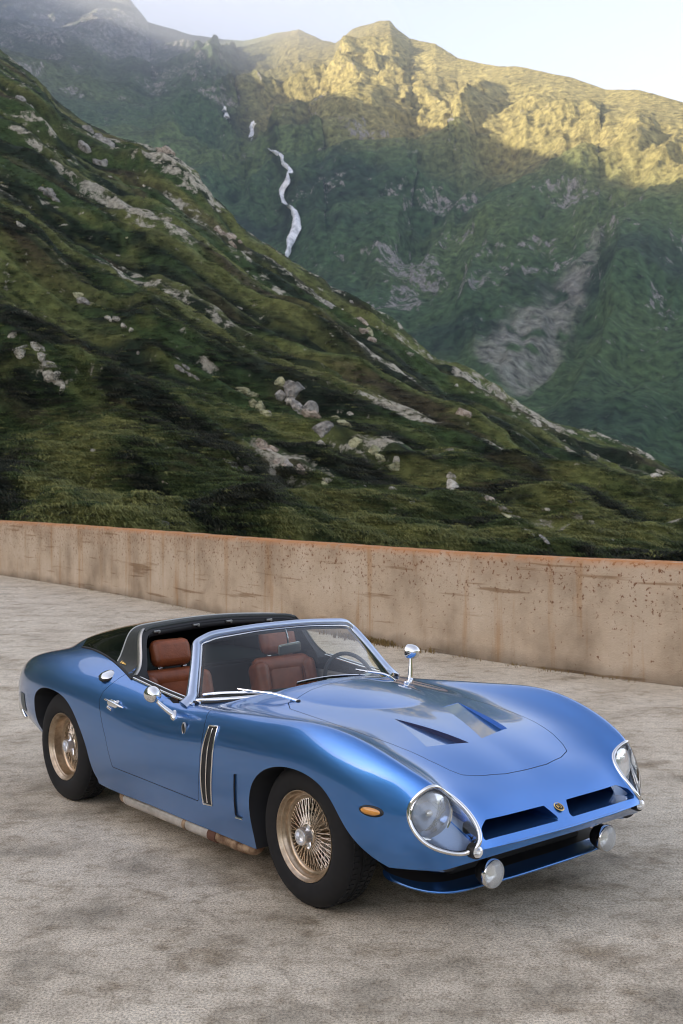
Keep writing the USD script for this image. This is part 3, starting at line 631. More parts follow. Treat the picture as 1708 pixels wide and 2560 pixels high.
paint = usdkit.material(stage, L + 'blue_metallic_paint', {
    'lw': ('layer_weight', {'blend': 0.35}), 'fl': ('geometry', {}), 'nz': ('noise_texture', {'scale': 900.0, 'detail': 1.0}),
    'r': ('rgb_ramp', {'ramp': [(0.0, (0.052, 0.222, 0.630)), (1.0, (0.095, 0.225, 0.470))]}),
    'p': ('principled_bsdf', {'metallic': 0.94, 'roughness': 0.28, 'coat_weight': 1.0, 'coat_roughness': 0.03, 'coat_ior': 1.6})},
    [('lw.facing', 'r.fac'), ('r.color', 'p.base_color')], surface='p.BSDF')
frame_m = plain('silver_blue_frame', (0.46, 0.53, 0.66), 0.26, 0.95)
chrome = plain('chrome', (0.86, 0.86, 0.85), 0.06, 1.0)
satin = plain('satin_metal', (0.40, 0.40, 0.385), 0.36, 1.0)
rim_m = speckled('bronze_alloy', (0.36, 0.275, 0.19), (0.52, 0.42, 0.31), scale=30, rough=0.33, metal=1.0, coord='texture_coordinate', vec='object')
spoke_m = plain('polished_spokes', (0.66, 0.57, 0.46), 0.2, 1.0)
rubber = speckled('tyre_rubber', (0.0028, 0.0028, 0.0032), (0.006, 0.006, 0.0065), scale=40, rough=0.85, coord='texture_coordinate', vec='object')
black = plain('black_trim', (0.008, 0.008, 0.009), 0.55)
black_in = plain('black_interior', (0.010, 0.010, 0.011), 0.75)
vinyl = speckled('dark_vinyl', (0.020, 0.024, 0.023), (0.032, 0.037, 0.035), scale=60, rough=0.48, bump=0.0006, bscale=260, coord='texture_coordinate', vec='object')
leather = speckled('tan_leather', (0.150, 0.038, 0.011), (0.215, 0.058, 0.018), scale=14, rough=0.42, bump=0.0015, bscale=120, coord='texture_coordinate', vec='object')
leather_d = plain('leather_piping', (0.10, 0.022, 0.008), 0.5)
def glassmat(name, tint, refl=1.0):
    return usdkit.material(stage, L + name, {'t': ('transparent_bsdf', {'color': tint}), 'g': ('glossy_bsdf', {'roughness': 0.0, 'color': (refl, refl, refl)}), 'f': ('fresnel', {'IOR': 1.52}), 'm': ('mix_closure', {})},
        [('f.fac', 'm.fac'), ('t.BSDF', 'm.closure1'), ('g.BSDF', 'm.closure2')], surface='m.closure')
glass = glassmat('window_glass', (0.86, 0.92, 0.89))
dark_glass = glassmat('tinted_glass', (0.30, 0.40, 0.37))
lens_m = glassmat('clear_cover', (0.95, 0.96, 0.96))
mirror_m = plain('reflector', (0.90, 0.90, 0.88), 0.12, 1.0)
lamp_glass = usdkit.material(stage, L + 'mottled_lamp_glass', {'g': ('texture_coordinate', {}), 'v': ('noise_texture', {'scale': 26.0, 'detail': 3.0}), 'b': ('bump', {'strength': 0.5, 'distance': 0.006}),
    't': ('transparent_bsdf', {'color': (0.96, 0.97, 0.96)}), 'gl': ('glossy_bsdf', {'roughness': 0.03, 'color': (1, 1, 1)}), 'f': ('fresnel', {'IOR': 1.6}), 'd': ('diffuse_bsdf', {'color': (0.95, 0.95, 0.92)}), 'm': ('mix_closure', {}), 'm2': ('mix_closure', {'fac': 0.26})},
    [('g.object', 'v.vector'), ('v.fac', 'b.height'), ('b.normal', 'gl.normal'), ('f.fac', 'm.fac'), ('t.BSDF', 'm.closure1'), ('gl.BSDF', 'm.closure2'), ('m.closure', 'm2.closure1'), ('d.BSDF', 'm2.closure2')], surface='m2.closure')
mirror_m = usdkit.material(stage, L + 'lamp_reflector', {'g': ('texture_coordinate', {}), 'v': ('noise_texture', {'scale': 34.0, 'detail': 2.0}), 'b': ('bump', {'strength': 0.7, 'distance': 0.012}), 'p': ('principled_bsdf', {'base_color': (0.93, 0.93, 0.91), 'metallic': 1.0, 'roughness': 0.16})},
    [('g.object', 'v.vector'), ('v.fac', 'b.height'), ('b.normal', 'p.normal')], surface='p.BSDF')
amber = plain('amber_lens', (0.62, 0.27, 0.045), 0.2, 0.0, 1.0)
gold = plain('gold_metal', (0.75, 0.52, 0.18), 0.25, 1.0)
pipe_m = speckled('pale_pipe_metal', (0.40, 0.37, 0.33), (0.62, 0.59, 0.54), scale=9, rough=0.38, metal=0.55, coord='texture_coordinate', vec='object')
rust_m = speckled('rusty_pipe_metal', (0.10, 0.045, 0.02), (0.42, 0.30, 0.19), scale=16, rough=0.6, metal=0.4, coord='texture_coordinate', vec='object')
grey_in = plain('grey_lining', (0.14, 0.135, 0.125), 0.7)

# body surface: rails from the sill (1) up to the centre line (9), at stations from the tail to the nose
XS=[-3.50,-3.25,-2.90,-2.45,-2.00,-1.55,-1.05,-.60,-.25,.10,.40,.62,.78,.90]
# per rail: list of (x or None, y, z)
N_=None
R={
1:[(-3.42,.60,.40),(N_,.70,.41),(N_,.80,.40),(N_,.825,.30),(N_,.81,.195),(N_,.805,.185),(N_,.80,.182),(N_,.80,.182),(N_,.805,.19),(N_,.81,.24),(N_,.80,.30),(N_,.745,.322),(.765,.66,.333),(.81,.615,.35)],
2:[(-3.45,.635,.47),(N_,.745,.48),(N_,.83,.48),(N_,.85,.44),(N_,.845,.36),(N_,.84,.35),(N_,.835,.35),(N_,.835,.35),(N_,.84,.36),(N_,.84,.39),(N_,.825,.41),(N_,.77,.42),(.765,.68,.42),(.835,.585,.40)],
3:[(-3.48,.645,.56),(N_,.76,.58),(N_,.845,.60),(N_,.868,.60),(N_,.86,.55),(N_,.855,.53),(N_,.85,.52),(N_,.85,.52),(N_,.855,.54),(N_,.852,.56),(N_,.825,.55),(N_,.765,.53),(.775,.675,.50),(.862,.565,.415)],
4:[(-3.485,.63,.66),(N_,.74,.70),(N_,.815,.75),(N_,.835,.77),(N_,.83,.74),(N_,.82,.70),(N_,.825,.67),(N_,.83,.69),(N_,.834,.715),(N_,.83,.73),(N_,.80,.69),(N_,.742,.635),(N_,.657,.565),(.878,.545,.42)],
5:[(-3.48,.55,.745),(N_,.64,.80),(N_,.70,.855),(N_,.71,.875),(N_,.73,.85),(N_,.745,.805),(N_,.76,.768),(N_,.758,.80),(N_,.752,.828),(N_,.745,.845),(N_,.722,.797),(N_,.685,.72),(N_,.605,.61),(.888,.52,.422)],
6:[(-3.50,.40,.775),(N_,.46,.825),(N_,.55,.885),(N_,.62,.92),(N_,.655,.905),(N_,.655,.88),(N_,.66,.785),(N_,.65,.788),(N_,.64,.794),(N_,.63,.79),(N_,.61,.744),(N_,.58,.672),(N_,.53,.563),(.896,.45,.422)],
7:[(-3.51,.3,.785),(N_,.36,.842),(N_,.46,.925),(N_,.55,1.0),(N_,.588,1.05),(N_,.590,1.055),(N_,.46,.830),(N_,.46,.815),(N_,.45,.790),(N_,.44,.759),(N_,.43,.713),(N_,.41,.638),(N_,.39,.55),(.902,.34,.421)],
8:[(-3.52,.16,.792),(N_,.2,.864),(N_,.28,.965),(N_,.36,1.055),(N_,.445,1.110),(N_,.445,1.116),(N_,.22,.862),(N_,.22,.839),(N_,.21,.811),(N_,.21,.776),(N_,.20,.722),(N_,.20,.645),(N_,.19,.547),(.908,.17,.42)],
9:[(-3.53,0,.795),(N_,0,.874),(N_,0,.985),(N_,0,1.075),(N_,0,1.13),(N_,0,1.14),(N_,0,.868),(N_,0,.844),(N_,0,.815),(N_,0,.779),(N_,0,.722),(N_,0,.643),(N_,0,.544),(.912,0,.42)],
}
SPLIT = -1.30
def body_solid(nu=300, nv=120):
    xs = np.array(XS); nr = 6
    Pn = np.array([[(xs[i] if x is None else x, -y, z) for i, (x, y, z) in enumerate(R[k])] for k in range(1, 10)], float)
    u = np.linspace(xs[0], xs[-1], nu)
    Q = np.zeros((9, nu, 3))
    for k in range(9):
        if k < 5: Q[k] = CubicSpline(xs, Pn[k], bc_type='natural')(u)
        else:
            rear, fr = CubicSpline(xs[:nr], Pn[k, :nr], bc_type='natural'), CubicSpline(xs[nr:], Pn[k, nr:], bc_type='natural')
            Q[k] = np.where((u < SPLIT)[:, None], rear(np.minimum(u, SPLIT)), fr(np.maximum(u, SPLIT)))
    full = np.concatenate([Q, Q[:-1][::-1] * np.array([1, -1, 1])])
    vk = np.concatenate([[0], np.cumsum(np.linalg.norm(np.diff(full, axis=0), axis=2).mean(1))])
    S = CubicSpline(vk, full, axis=0, bc_type='natural')(np.linspace(0, vk[-1], 2 * nv + 1))
    # the low oval hump of the bonnet in front of the windscreen
    r2 = ((S[..., 0] + 0.64) / 0.50) ** 2 + (S[..., 1] / 0.37) ** 2
    hump = 0.030 * np.clip(1 - r2, 0, 1) ** 0.9
    S[..., 2] += np.where((S[..., 2] > 0.6) & (np.arange(nu)[None, :] > 0) & (S[..., 0] > -1.0), hump, 0)
    n = np.cross(np.gradient(S, axis=1), np.gradient(S, axis=0)); n /= np.linalg.norm(n, axis=2, keepdims=True) + 1e-12
    m = S.shape[0]; idx = np.arange(m * nu).reshape(m, nu)
    a, b, c, d = idx[:-1, :-1], idx[1:, :-1], idx[1:, 1:], idx[:-1, 1:]
    F = [np.stack([a, d, c], -1).reshape(-1, 3), np.stack([a, c, b], -1).reshape(-1, 3)]
    r0, r1 = idx[0], idx[-1]
    bottom = [np.stack([r0[:-1], r1[1:], r0[1:]], -1), np.stack([r0[:-1], r1[:-1], r1[1:]], -1)]
    caps = []
    for col, flip in ((0, False), (nu - 1, True)):
        i = idx[:, col]; h = m // 2
        for j in range(h):
            qd = [i[j], i[j + 1], i[m - 2 - j], i[m - 1 - j]]
            for t3 in ([[qd[0], qd[1], qd[2]], [qd[0], qd[2], qd[3]]] if j < h - 1 else [[qd[0], qd[1], qd[3]]]):
                caps.append(t3[::-1] if flip else t3)
    return S.reshape(-1, 3), n.reshape(-1, 3), np.concatenate(F + bottom + [np.array(caps)])
BV, BN, BF = body_solid()
BODY = m3.Manifold(m3.Mesh(vert_properties=np.c_[BV, BN].astype(np.float32), tri_verts=BF.astype(np.uint32)))
HULL = trimesh.Trimesh(BV, BF, process=False)

def cast(points, direction):
    """Where rays from the points along the direction meet the body skin (nearest hit)."""
    p = np.asarray(points, float); d = np.broadcast_to(np.asarray(direction, float), p.shape)
    loc, ri, ti = HULL.ray.intersects_location(p, d, multiple_hits=True)
    out = np.full(p.shape, np.nan); nrm = np.zeros(p.shape); best = np.full(len(p), 1e9)
    for l_, r_, t_ in zip(loc, ri, ti):
        dd = np.linalg.norm(l_ - p[r_])
        if dd < best[r_]: best[r_] = dd; out[r_] = l_; nrm[r_] = HULL.face_normals[t_]
    return out, nrm
def skin_y(x, z, side=-1):
    x, z = np.broadcast_arrays(np.asarray(x, float), np.asarray(z, float))
    return cast(np.stack([x.ravel(), np.full(x.size, side * 2.0), z.ravel()], -1), (0, -side, 0))
def skin_z(x, y):
    x, y = np.broadcast_arrays(np.asarray(x, float), np.asarray(y, float))
    return cast(np.stack([x.ravel(), y.ravel(), np.full(x.size, 3.0)], -1), (0, 0, -1))
def prism(poly, axis, lo, hi):
    """A polygon (shapely or points) extruded along an axis: x takes (y, z), y takes (x, z), z takes (x, y)."""
    g = poly if hasattr(poly, 'exterior') else Polygon(poly)
    m = trimesh.creation.extrude_polygon(g, hi - lo, engine='earcut')
    v = np.array(m.vertices); a, b, h = v[:, 0], v[:, 1], v[:, 2] + lo
    v = {'x': np.c_[h, a, b], 'y': np.c_[a, h, b], 'z': np.c_[a, b, h]}[axis]
    m = trimesh.Trimesh(v, m.faces, process=False); fix(m)
    return M3(m.vertices, m.faces)
def soft(poly, r=0.03): return Polygon(poly).buffer(-r).buffer(2 * r).buffer(-r)
def split(man):
    """(skin vertices, faces, normals), (cut faces as a trimesh) of a solid cut from the body."""
    a = man.to_mesh(); vp, tv = np.array(a.vert_properties), np.array(a.tri_verts)
    skin = (np.linalg.norm(vp[:, 3:6], axis=1) > 0.5)[tv].all(1) if vp.shape[1] >= 6 else np.zeros(len(tv), bool)
    def sub(sel):
        f = tv[sel]; u, inv = np.unique(f, return_inverse=True); return vp[u], inv.reshape(-1, 3)
    v1, f1 = sub(skin); v2, f2 = sub(~skin)
    n1 = v1[:, 3:6] / (np.linalg.norm(v1[:, 3:6], axis=1, keepdims=True) + 1e-9) if len(v1) else v1
    # the flat floor and end caps reuse skin vertices: use their true direction there
    if len(f1):
        t = v1[f1][:, :, :3]; g = np.cross(t[:, 1] - t[:, 0], t[:, 2] - t[:, 0]); area = np.linalg.norm(g, axis=1); g /= area[:, None] + 1e-12
        bad = ((g * n1[f1].mean(1)).sum(1) < 0.35) & (area > 1e-9)
        ff = f1[bad]; u, inv = np.unique(ff, return_inverse=True)
        extra = trimesh.Trimesh(v1[u][:, :3], inv.reshape(-1, 3), process=False) if len(ff) else None
        f1 = f1[~bad]
    else: extra = None
    cut = trimesh.Trimesh(v2[:, :3], f2, process=False) if len(f2) else None
    if extra is not None: cut = extra if cut is None else cat_mesh(cut, extra)
    return (v1[:, :3], f1, n1), cut
def skin_part(name, man, mat, parent, offset=0.0, **tags):
    (v, f, n), cut = split(man)
    return raw(name, v + n * offset, f, n, mat, parent, **tags), cut
def pick(mesh, mask):
    return None if mesh is None or not mask.any() else mesh.submesh([np.nonzero(mask)[0]], append=True, repair=False)

# outlines
ARCH_F = soft([(-.356, -.3)] + spline([(-.356, .254), (-.355, .41), (-.318, .515), (-.243, .586), (-.105, .637), (.02, .647), (.135, .632), (.225, .594), (.297, .528), (.352, .463), (.42, .402), (.49, .356), (.56, .322), (.62, .30)], 70).tolist() + [(.64, -.3)], .01)
ARCH_R = soft([(-2.72, -.3)] + spline([(-2.72, .395), (-2.772, .43), (-2.784, .53), (-2.765, .615), (-2.71, .66), (-2.627, .686), (-2.515, .692), (-2.39, .680), (-2.30, .655), (-2.22, .608), (-2.128, .51), (-2.06, .393), (-2.024, .265), (-1.985, .215)], 70).tolist() + [(-1.93, -.3)], .01)
DOOR = soft([(-.84, .325), (-.80, .49), (-.79, .625), (-.795, .70), (-.81, .745), (-.86, .82), (-.98, 1.0), (-1.70, 1.0), (-1.80, .87), (-1.895, .75), (-1.905, .70), (-1.863, .623), (-1.80, .50), (-1.75, .338)], .015)
hoodh = [(-.58, .44), (-.50, .487), (-.30, .485), (-.1, .48), (.1, .473), (.3, .452), (.45, .420), (.545, .385), (.592, .355), (.628, .27), (.652, .14)]
HOOD = soft([(x, y) for x, y in hoodh] + [(x, -y) for x, y in hoodh[::-1]] + [(-.63, -.25), (-.645, 0), (-.63, .25)], .02)
COCK = Polygon([(-2.0, .60), (-1.9, .695), (-1.6, .715), (-1.05, .715), (-1.02, .66), (-.90, .54), (-.80, .40), (-.735, .20), (-.72, 0), (-.735, -.20), (-.80, -.40), (-.90, -.54), (-1.02, -.66), (-1.05, -.715), (-1.6, -.715), (-1.9, -.695), (-2.0, -.60)])
CANOPY = soft([(-1.60, .760), (-1.70, .728), (-1.80, .712), (-2.0, .672), (-2.3, .632), (-2.64, .588), (-2.78, .45), (-2.92, .25), (-2.97, 0), (-2.92, -.25), (-2.78, -.45), (-2.64, -.588), (-2.3, -.632), (-2.0, -.672), (-1.80, -.712), (-1.70, -.728), (-1.60, -.760)], .01)
HL = np.array([(-.645, .677), (-.70, .647), (-.737, .595), (-.746, .53), (-.727, .465), (-.683, .423), (-.62, .403), (-.565, .406), (-.530, .44), (-.518, .50), (-.530, .575), (-.567, .637), (-.605, .667)])
HLs = spline(HL, 64, closed=True)
# the headlight opening, seen along an axis that looks forward, up and outwards
HL_AX = np.array([.80, -.36, .48]); HL_AX /= np.linalg.norm(HL_AX)
HL3 = np.array([(.714, -.649, .672), (.690, -.701, .646), (.663, -.735, .598), (.663, -.744, .553), (.686, -.738, .50), (.721, -.717, .453), (.760, -.683, .425), (.808, -.625, .405), (.845, -.572, .405), (.866, -.535, .432), (.855, -.517, .49), (.815, -.522, .562), (.765, -.553, .625), (.738, -.60, .662)])
HL_E1 = np.cross(HL_AX, [0, 0, 1.0]); HL_E1 /= np.linalg.norm(HL_E1); HL_E2 = np.cross(HL_E1, HL_AX)
HL_C = HL3.mean(0)
_q = np.c_[(HL3 - HL_C) @ HL_E1, (HL3 - HL_C) @ HL_E2]
_q = spline(_q, 72, closed=True)
for _ in range(6): _q = .25 * np.roll(_q, 1, 0) + .5 * _q + .25 * np.roll(_q, -1, 0)
HLq = _q
def hl_prism(s, lo, hi):
    m = trimesh.creation.extrude_polygon(Polygon(HLq), hi - lo, engine='earcut'); v = np.array(m.vertices)
    p = HL_C + v[:, :1] * HL_E1 + v[:, 1:2] * HL_E2 + (v[:, 2:] + lo) * HL_AX
    p = p * [1, -s, 1]
    m = trimesh.Trimesh(p, m.faces, process=False); fix(m); return M3(m.vertices, m.faces)
SLOT = soft([(-.515, .452), (-.495, .492), (-.44, .514), (-.075, .509), (-.030, .450)], .012)

wells = (prism(ARCH_F, 'y', -1.2, -.50) + prism(ARCH_F, 'y', .50, 1.2) + prism(ARCH_R, 'y', -1.2, -.47) + prism(ARCH_R, 'y', .47, 1.2))
# the cabin: open in front of the slanted hoop, low behind it
front_of_hoop = prism([(-.5, -.5), (-.5, 2), (-2.5, 2), (-1.70 - .64 * .42, 1.25), (-1.70, .83), (-1.70, .79), (-2.1, .79), (-2.1, -.5)], 'y', -2, 2)
cabin = prism(COCK, 'z', .30, 2.0) ^ front_of_hoop
rear_room = prism(CANOPY.buffer(-.03), 'z', .80, 2.0) ^ prism([(-3.2, .80), (-1.65, .80), (-1.65, 2), (-3.2, 2)], 'y', -2, 2)
canopy_zone = prism(CANOPY, 'z', .74, 2.0) ^ prism([(-3.2, .2), (-1.70, .2), (-1.70, .83), (-1.70 - .64 * .42, 1.25), (-3.2, 2)], 'y', -2, 2)
above_belt = prism([(-1.70, .83), (-1.55, .83), (-1.2, .77), (-1.03, .785), (-.98, 2), (-3.0, 2), (-1.97, 1.25)], 'y', -2, 2)
lamps_x = hl_prism(1, -.085, .4) + hl_prism(-1, -.085, .4)
slots_x = m3.Manifold.batch_boolean([prism(SLOT if s > 0 else Polygon([(-a, b) for a, b in SLOT.exterior.coords]), 'x', .44, 1.2) for s in (1, -1)], m3.OpType.Add)
gap = 0.0035
hood_cut = prism(HOOD.buffer(gap), 'z', .56, 1.5); hood_in = prism(HOOD, 'z', .56, 1.5)
doors_cut = [prism(DOOR.buffer(gap), 'y', *r) for r in ((-1.2, -.62), (.62, 1.2))]
doors_in = [prism(DOOR, 'y', *r) for r in ((-1.2, -.622), (.622, 1.2))]
# bonnet air outlets: wedge shaped recesses that deepen towards the front
def hull_pts(pts): return m3.Manifold.hull_points(np.asarray(pts, np.float32))
def at_top(x, y, dz=0.0):
    p, _ = skin_z([x], [y]); return [x, y, float(p[0, 2]) + dz]
near_vent = hull_pts([at_top(-.015, -.213), at_top(.345, -.336), at_top(.398, -.112, -.024), at_top(.372, -.215, -.014)] + [at_top(-.015, -.213, .06), at_top(.345, -.336, .06), at_top(.398, -.112, .06)])
far_vent = hull_pts([at_top(-.048, .148), at_top(.381, -.01), at_top(.336, .218, -.024), at_top(-.118, .332, -.001), at_top(-.118, .332, .06), at_top(-.048, .148, .06), at_top(.381, -.01, .06), at_top(.336, .218, .06)])
INDENT = soft([(-.477, .535), (-.372, .545), (-.375, .45), (-.43, .322), (-.50, .318), (-.487, .43)], .012)
indent_cut = prism(INDENT, 'y', -1.2, -.80)

shell = BODY - wells - cabin - rear_room - canopy_zone - above_belt
main = shell - hood_cut - doors_cut[0] - doors_cut[1] - lamps_x - slots_x - indent_cut
(v, f, n), cut = split(main)
raw('body', v, f, n, paint, car)
fc = cut.triangles_center
slot_mask = (fc[:, 0] > .45) & (np.abs(fc[:, 1]) < .53) & (fc[:, 2] > .44)
lamp_mask = (fc[:, 0] > .58) & (np.abs(fc[:, 1]) > .50) & (fc[:, 2] > .39) & ~slot_mask
tail_mask = fc[:, 0] < -3.3
well_mask = ~(slot_mask | lamp_mask | tail_mask)
bucket_m = plain('bucket_silver_blue', (0.34, 0.44, 0.62), 0.35, 0.75, 0.6)
for side in (-1, 1):
    obj('nostril_lining', pick(cut, slot_mask & (fc[:, 1] * side > 0)), paint, car, smooth=30)
    obj('lamp_bucket', pick(cut, lamp_mask & (fc[:, 1] * side > 0)), bucket_m, car, smooth=30)
obj('tail_panel', pick(cut, tail_mask), paint, car, smooth=30)
obj('inner_structure', pick(cut, well_mask), black_in, car, smooth=30)
(v, f, n), cut = split((BODY ^ indent_cut) - wells)
raw('side_access_panel', v + np.array([0, .010, 0]), f, n, paint, car)

hood_solid = ((BODY ^ hood_in) - cabin - near_vent - far_vent)
(v, f, n), cut = split(hood_solid)
hood_p = raw('bonnet', v, f, n, paint, car)
cz = cut.triangles_center
rec = (cz[:, 0] > -.14) & (cz[:, 0] < .43) & (cz[:, 1] > -.36) & (cz[:, 1] < .36) & (cz[:, 2] > .63)
near_open = rec & (cz[:, 1] < -.05) & (cut.face_normals[:, 1] < -.6)
obj('vent_floor', pick(cut, rec & ~near_open), paint, hood_p, smooth=20)
op = pick(cut, near_open)
if op is not None: obj('vent_opening', op, plain('vent_dark', (0.012, 0.014, 0.05), 0.5), hood_p, smooth=False)
obj('bonnet_edge', pick(cut, ~rec), black_in, hood_p, smooth=20)
door_prims = []
for k in (0, 1):
    (v, f, n), cut = split((BODY ^ doors_in[k]) - cabin - wells - above_belt)
    dp = raw('door', v, f, n, paint, car)
    obj('door_lining', cut, black_in, dp, smooth=25)
    door_prims.append(dp)

# rear canopy: vinyl covered hoop with tinted glass behind it
inner = m3.Manifold(m3.Mesh(vert_properties=(BV * [1, .955, 1] + [0, 0, -.028]).astype(np.float32), tri_verts=BF.astype(np.uint32)))
can = BODY ^ canopy_zone
HB = prism([(-2.015, .3), (-1.3, .3), (-1.3, 2), (-2.03, 2)], 'y', -2, 2)
hoop = (can ^ HB) - inner
strip_z = prism([(-1.655, .3), (-1.745, .83), (-1.90, 1.06), (-1.90, 3), (-1.0, 3), (-1.0, .3)], 'y', -2, 2)
(v, f, n), cut = split(hoop)
hoop_p = raw('roof_hoop', v, f, n, vinyl, car)
obj('hoop_lining', cut, black, hoop_p, smooth=30)
(v, f, n), cut = split(can - prism([(-2.017, .3), (-1.3, .3), (-1.3, 2), (-2.032, 2)], 'y', -2, 2))
raw('rear_window', v, f, n, dark_glass, car)
# windscreen: frame, glass, trims
BASE = np.array([(-1.08, .690, .790), (-1.02, .655, .795), (-.925, .56, .800), (-.83, .42, .806), (-.765, .25, .812), (-.735, .10, .815)])
BASE[:, 2] += np.interp(np.abs(BASE[:, 1]), [.3, .69], [.014, 0])
BASE = np.vstack([BASE * [1, -1, 1], [[-.73, 0, .830]], BASE[::-1]])
TOP = np.array([(-1.262, .545, 1.062), (-1.248, .505, 1.088), (-1.235, .40, 1.107), (-1.225, .22, 1.119)])
TOP = np.vstack([TOP * [1, -1, 1], [[-1.22, 0, 1.123]], TOP[::-1]])
bs, ts = spline(BASE, 60), spline(TOP, 60)
rows = []
for w in np.linspace(0, 1, 16):
    P = bs * (1 - w) + ts * w
    P = P + np.array([.022, 0, .014]) * math.sin(math.pi * w) * (1 - (P[:, 1:2] / .7) ** 2)
    rows.append(P)
GP = np.array(rows)
v, f, n = grid_mesh(GP)
raw('windscreen', v, f, n, glass, car)
GL = trimesh.Trimesh(v, f, process=False)
side_l = np.array([GP[k, 0] for k in range(16)]); side_r = np.array([GP[k, -1] for k in range(16)])
o_out = lambda P, k: P + k * np.stack([np.zeros(len(P)), np.sign(P[:, 1]) * .020, np.zeros(len(P))], -1)
loop = np.vstack([side_l[0] + [-.02, -.055, -.03], side_l[1:] + [-.012, -.018, 0], ts[2:-2] + [-.012, 0, .012], side_r[::-1][:-1] + [-.012, .018, 0], side_r[0] + [-.02, .055, -.03]])
loop = spline(loop, 150)
zz = loop[:, 2]
rad = np.interp(zz, [.76, .80, .86, 1.05, 1.13], [.044, .036, .031, .026, .021])
obj('windscreen_frame', tube(loop, rad, 14), frame_m, car, smooth=60)
trim = np.vstack([side_l[1:] + [.008, .004, 0], ts[3:-3] + [.010, 0, -.010], side_r[::-1][:-1] + [.008, -.004, 0]])
obj('windscreen_trim', tube(spline(trim, 120), .0065, 8), chrome, car, smooth=60)
obj('windscreen_seal', tube(spline(np.vstack([side_l[1:] + [.013, .018, 0], ts[5:-5] + [.014, 0, -.022], side_r[::-1][:-1] + [.013, -.018, 0]]), 120), .0065, 8), black, car, smooth=60)
obj('lower_trim', tube(bs + [.010, 0, .004], .0135, 10, flat=.9), chrome, car, smooth=60)
obj('lower_seal', tube(bs + [.026, 0, -.007], .010, 8), black, car, smooth=60)
obj('scuttle_panel', (lambda P: fix(trimesh.Trimesh(*grid_mesh(P)[:2], process=False)))(np.array([bs + [a, 0, b] for a, b in ((-.03, -.06), (.0, -.012), (.035, -.016), (.06, -.05))])), paint, car, smooth=60)

# wipers
def on_glass(p):
    d, _, t = trimesh.proximity.closest_point(GL, np.array([p])); nn = GL.face_normals[t[0]]; nn = nn if nn[0] > 0 else -nn
    return d[0], nn
def wiper(piv, mid, a, b):
    w = xform('wiper', car)
    A, na = on_glass(a); B, nb = on_glass(b); M_, nm_ = on_glass(mid)
    bl = np.array([on_glass(np.array(a) * (1 - s) + np.array(b) * s)[0] + na * .016 for s in np.linspace(0, 1, 14)])
    obj('blade', tube(bl, .0055, 8, flat=1.3), chrome, w)
    obj('rubber_edge', tube(bl - na * .009, .004, 6), black, w)
    arm = spline([np.array(piv) + [0, 0, .012], np.array(piv) * .72 + M_ * .28 + nm_ * .040, np.array(piv) * .35 + M_ * .65 + nm_ * .034, M_ + nm_ * .024], 24)
    obj('arm', tube(arm, np.linspace(.008, .0045, 24), 8), chrome, w)
    obj('pivot', cat_mesh(lathe([(0, -.01), (.014, -.01), (.014, .012), (.009, .018), (0, .018)], 20, 'z').apply_translation(piv)), black, w)
def pix(u, v, **k):
    """A point of the car seen at a photograph pixel, on a plane x, y or z = const (car axes)."""
    d = wray(u, v); c_, s_ = math.cos(math.radians(CAR_YAW)), math.sin(math.radians(CAR_YAW))
    o = np.array([c_ * -CAR_X + s_ * -CAR_Y, s_ * CAR_X - c_ * CAR_Y, CAM_H]); d = np.array([c_ * d[0] + s_ * d[1], -s_ * d[0] + c_ * d[1], d[2]])
    ax, val = list(k.items())[0]; i = 'xyz'.index(ax)
    return o + d * (val - o[i]) / d[i]
wiper((-.560, -.392, .812), (-.935, -.515, .838), (-1.050, -.655, .815), (-.815, -.370, .818))
wiper((-.660, .370, .818), (-.825, .194, .874), (-.806, -.222, .852), (-.797, .247, .842))

# cabin
floor = cat_mesh(trimesh.creation.box((1.35, 1.36, .02)).apply_translation((-1.40, 0, .30)), rbox((1.1, .26, .26), .04, (-1.35, 0, .42)))
obj('cabin_floor', floor, black_in, car)
bulk = cat_mesh(rbox((.05, 1.25, .52), .02, (-2.02, 0, .55)), rbox((.9, 1.16, .03), .012, (-2.45, 0, .815)))
obj('rear_bulkhead', bulk, black_in, car)
dash = fix(trimesh.Trimesh(*grid_mesh(np.array([spline(BASE * [1, .96, 1] + [a, 0, b], 40) for a, b in ((-.01, -.012), (-.10, -.006), (-.20, -.008), (-.235, -.03), (-.225, -.16), (-.14, -.22))]))[:2], process=False))
obj('dashboard', dash, black_in, car, smooth=50)
for s in (-1, 1):
    obj('door_trim', cat_mesh(rbox((.78, .035, .30), .015, (-1.42, s * .665, .60)), rbox((.60, .05, .035), .015, (-1.38, s * .65, .70))), grey_in if s > 0 else black_in, car)
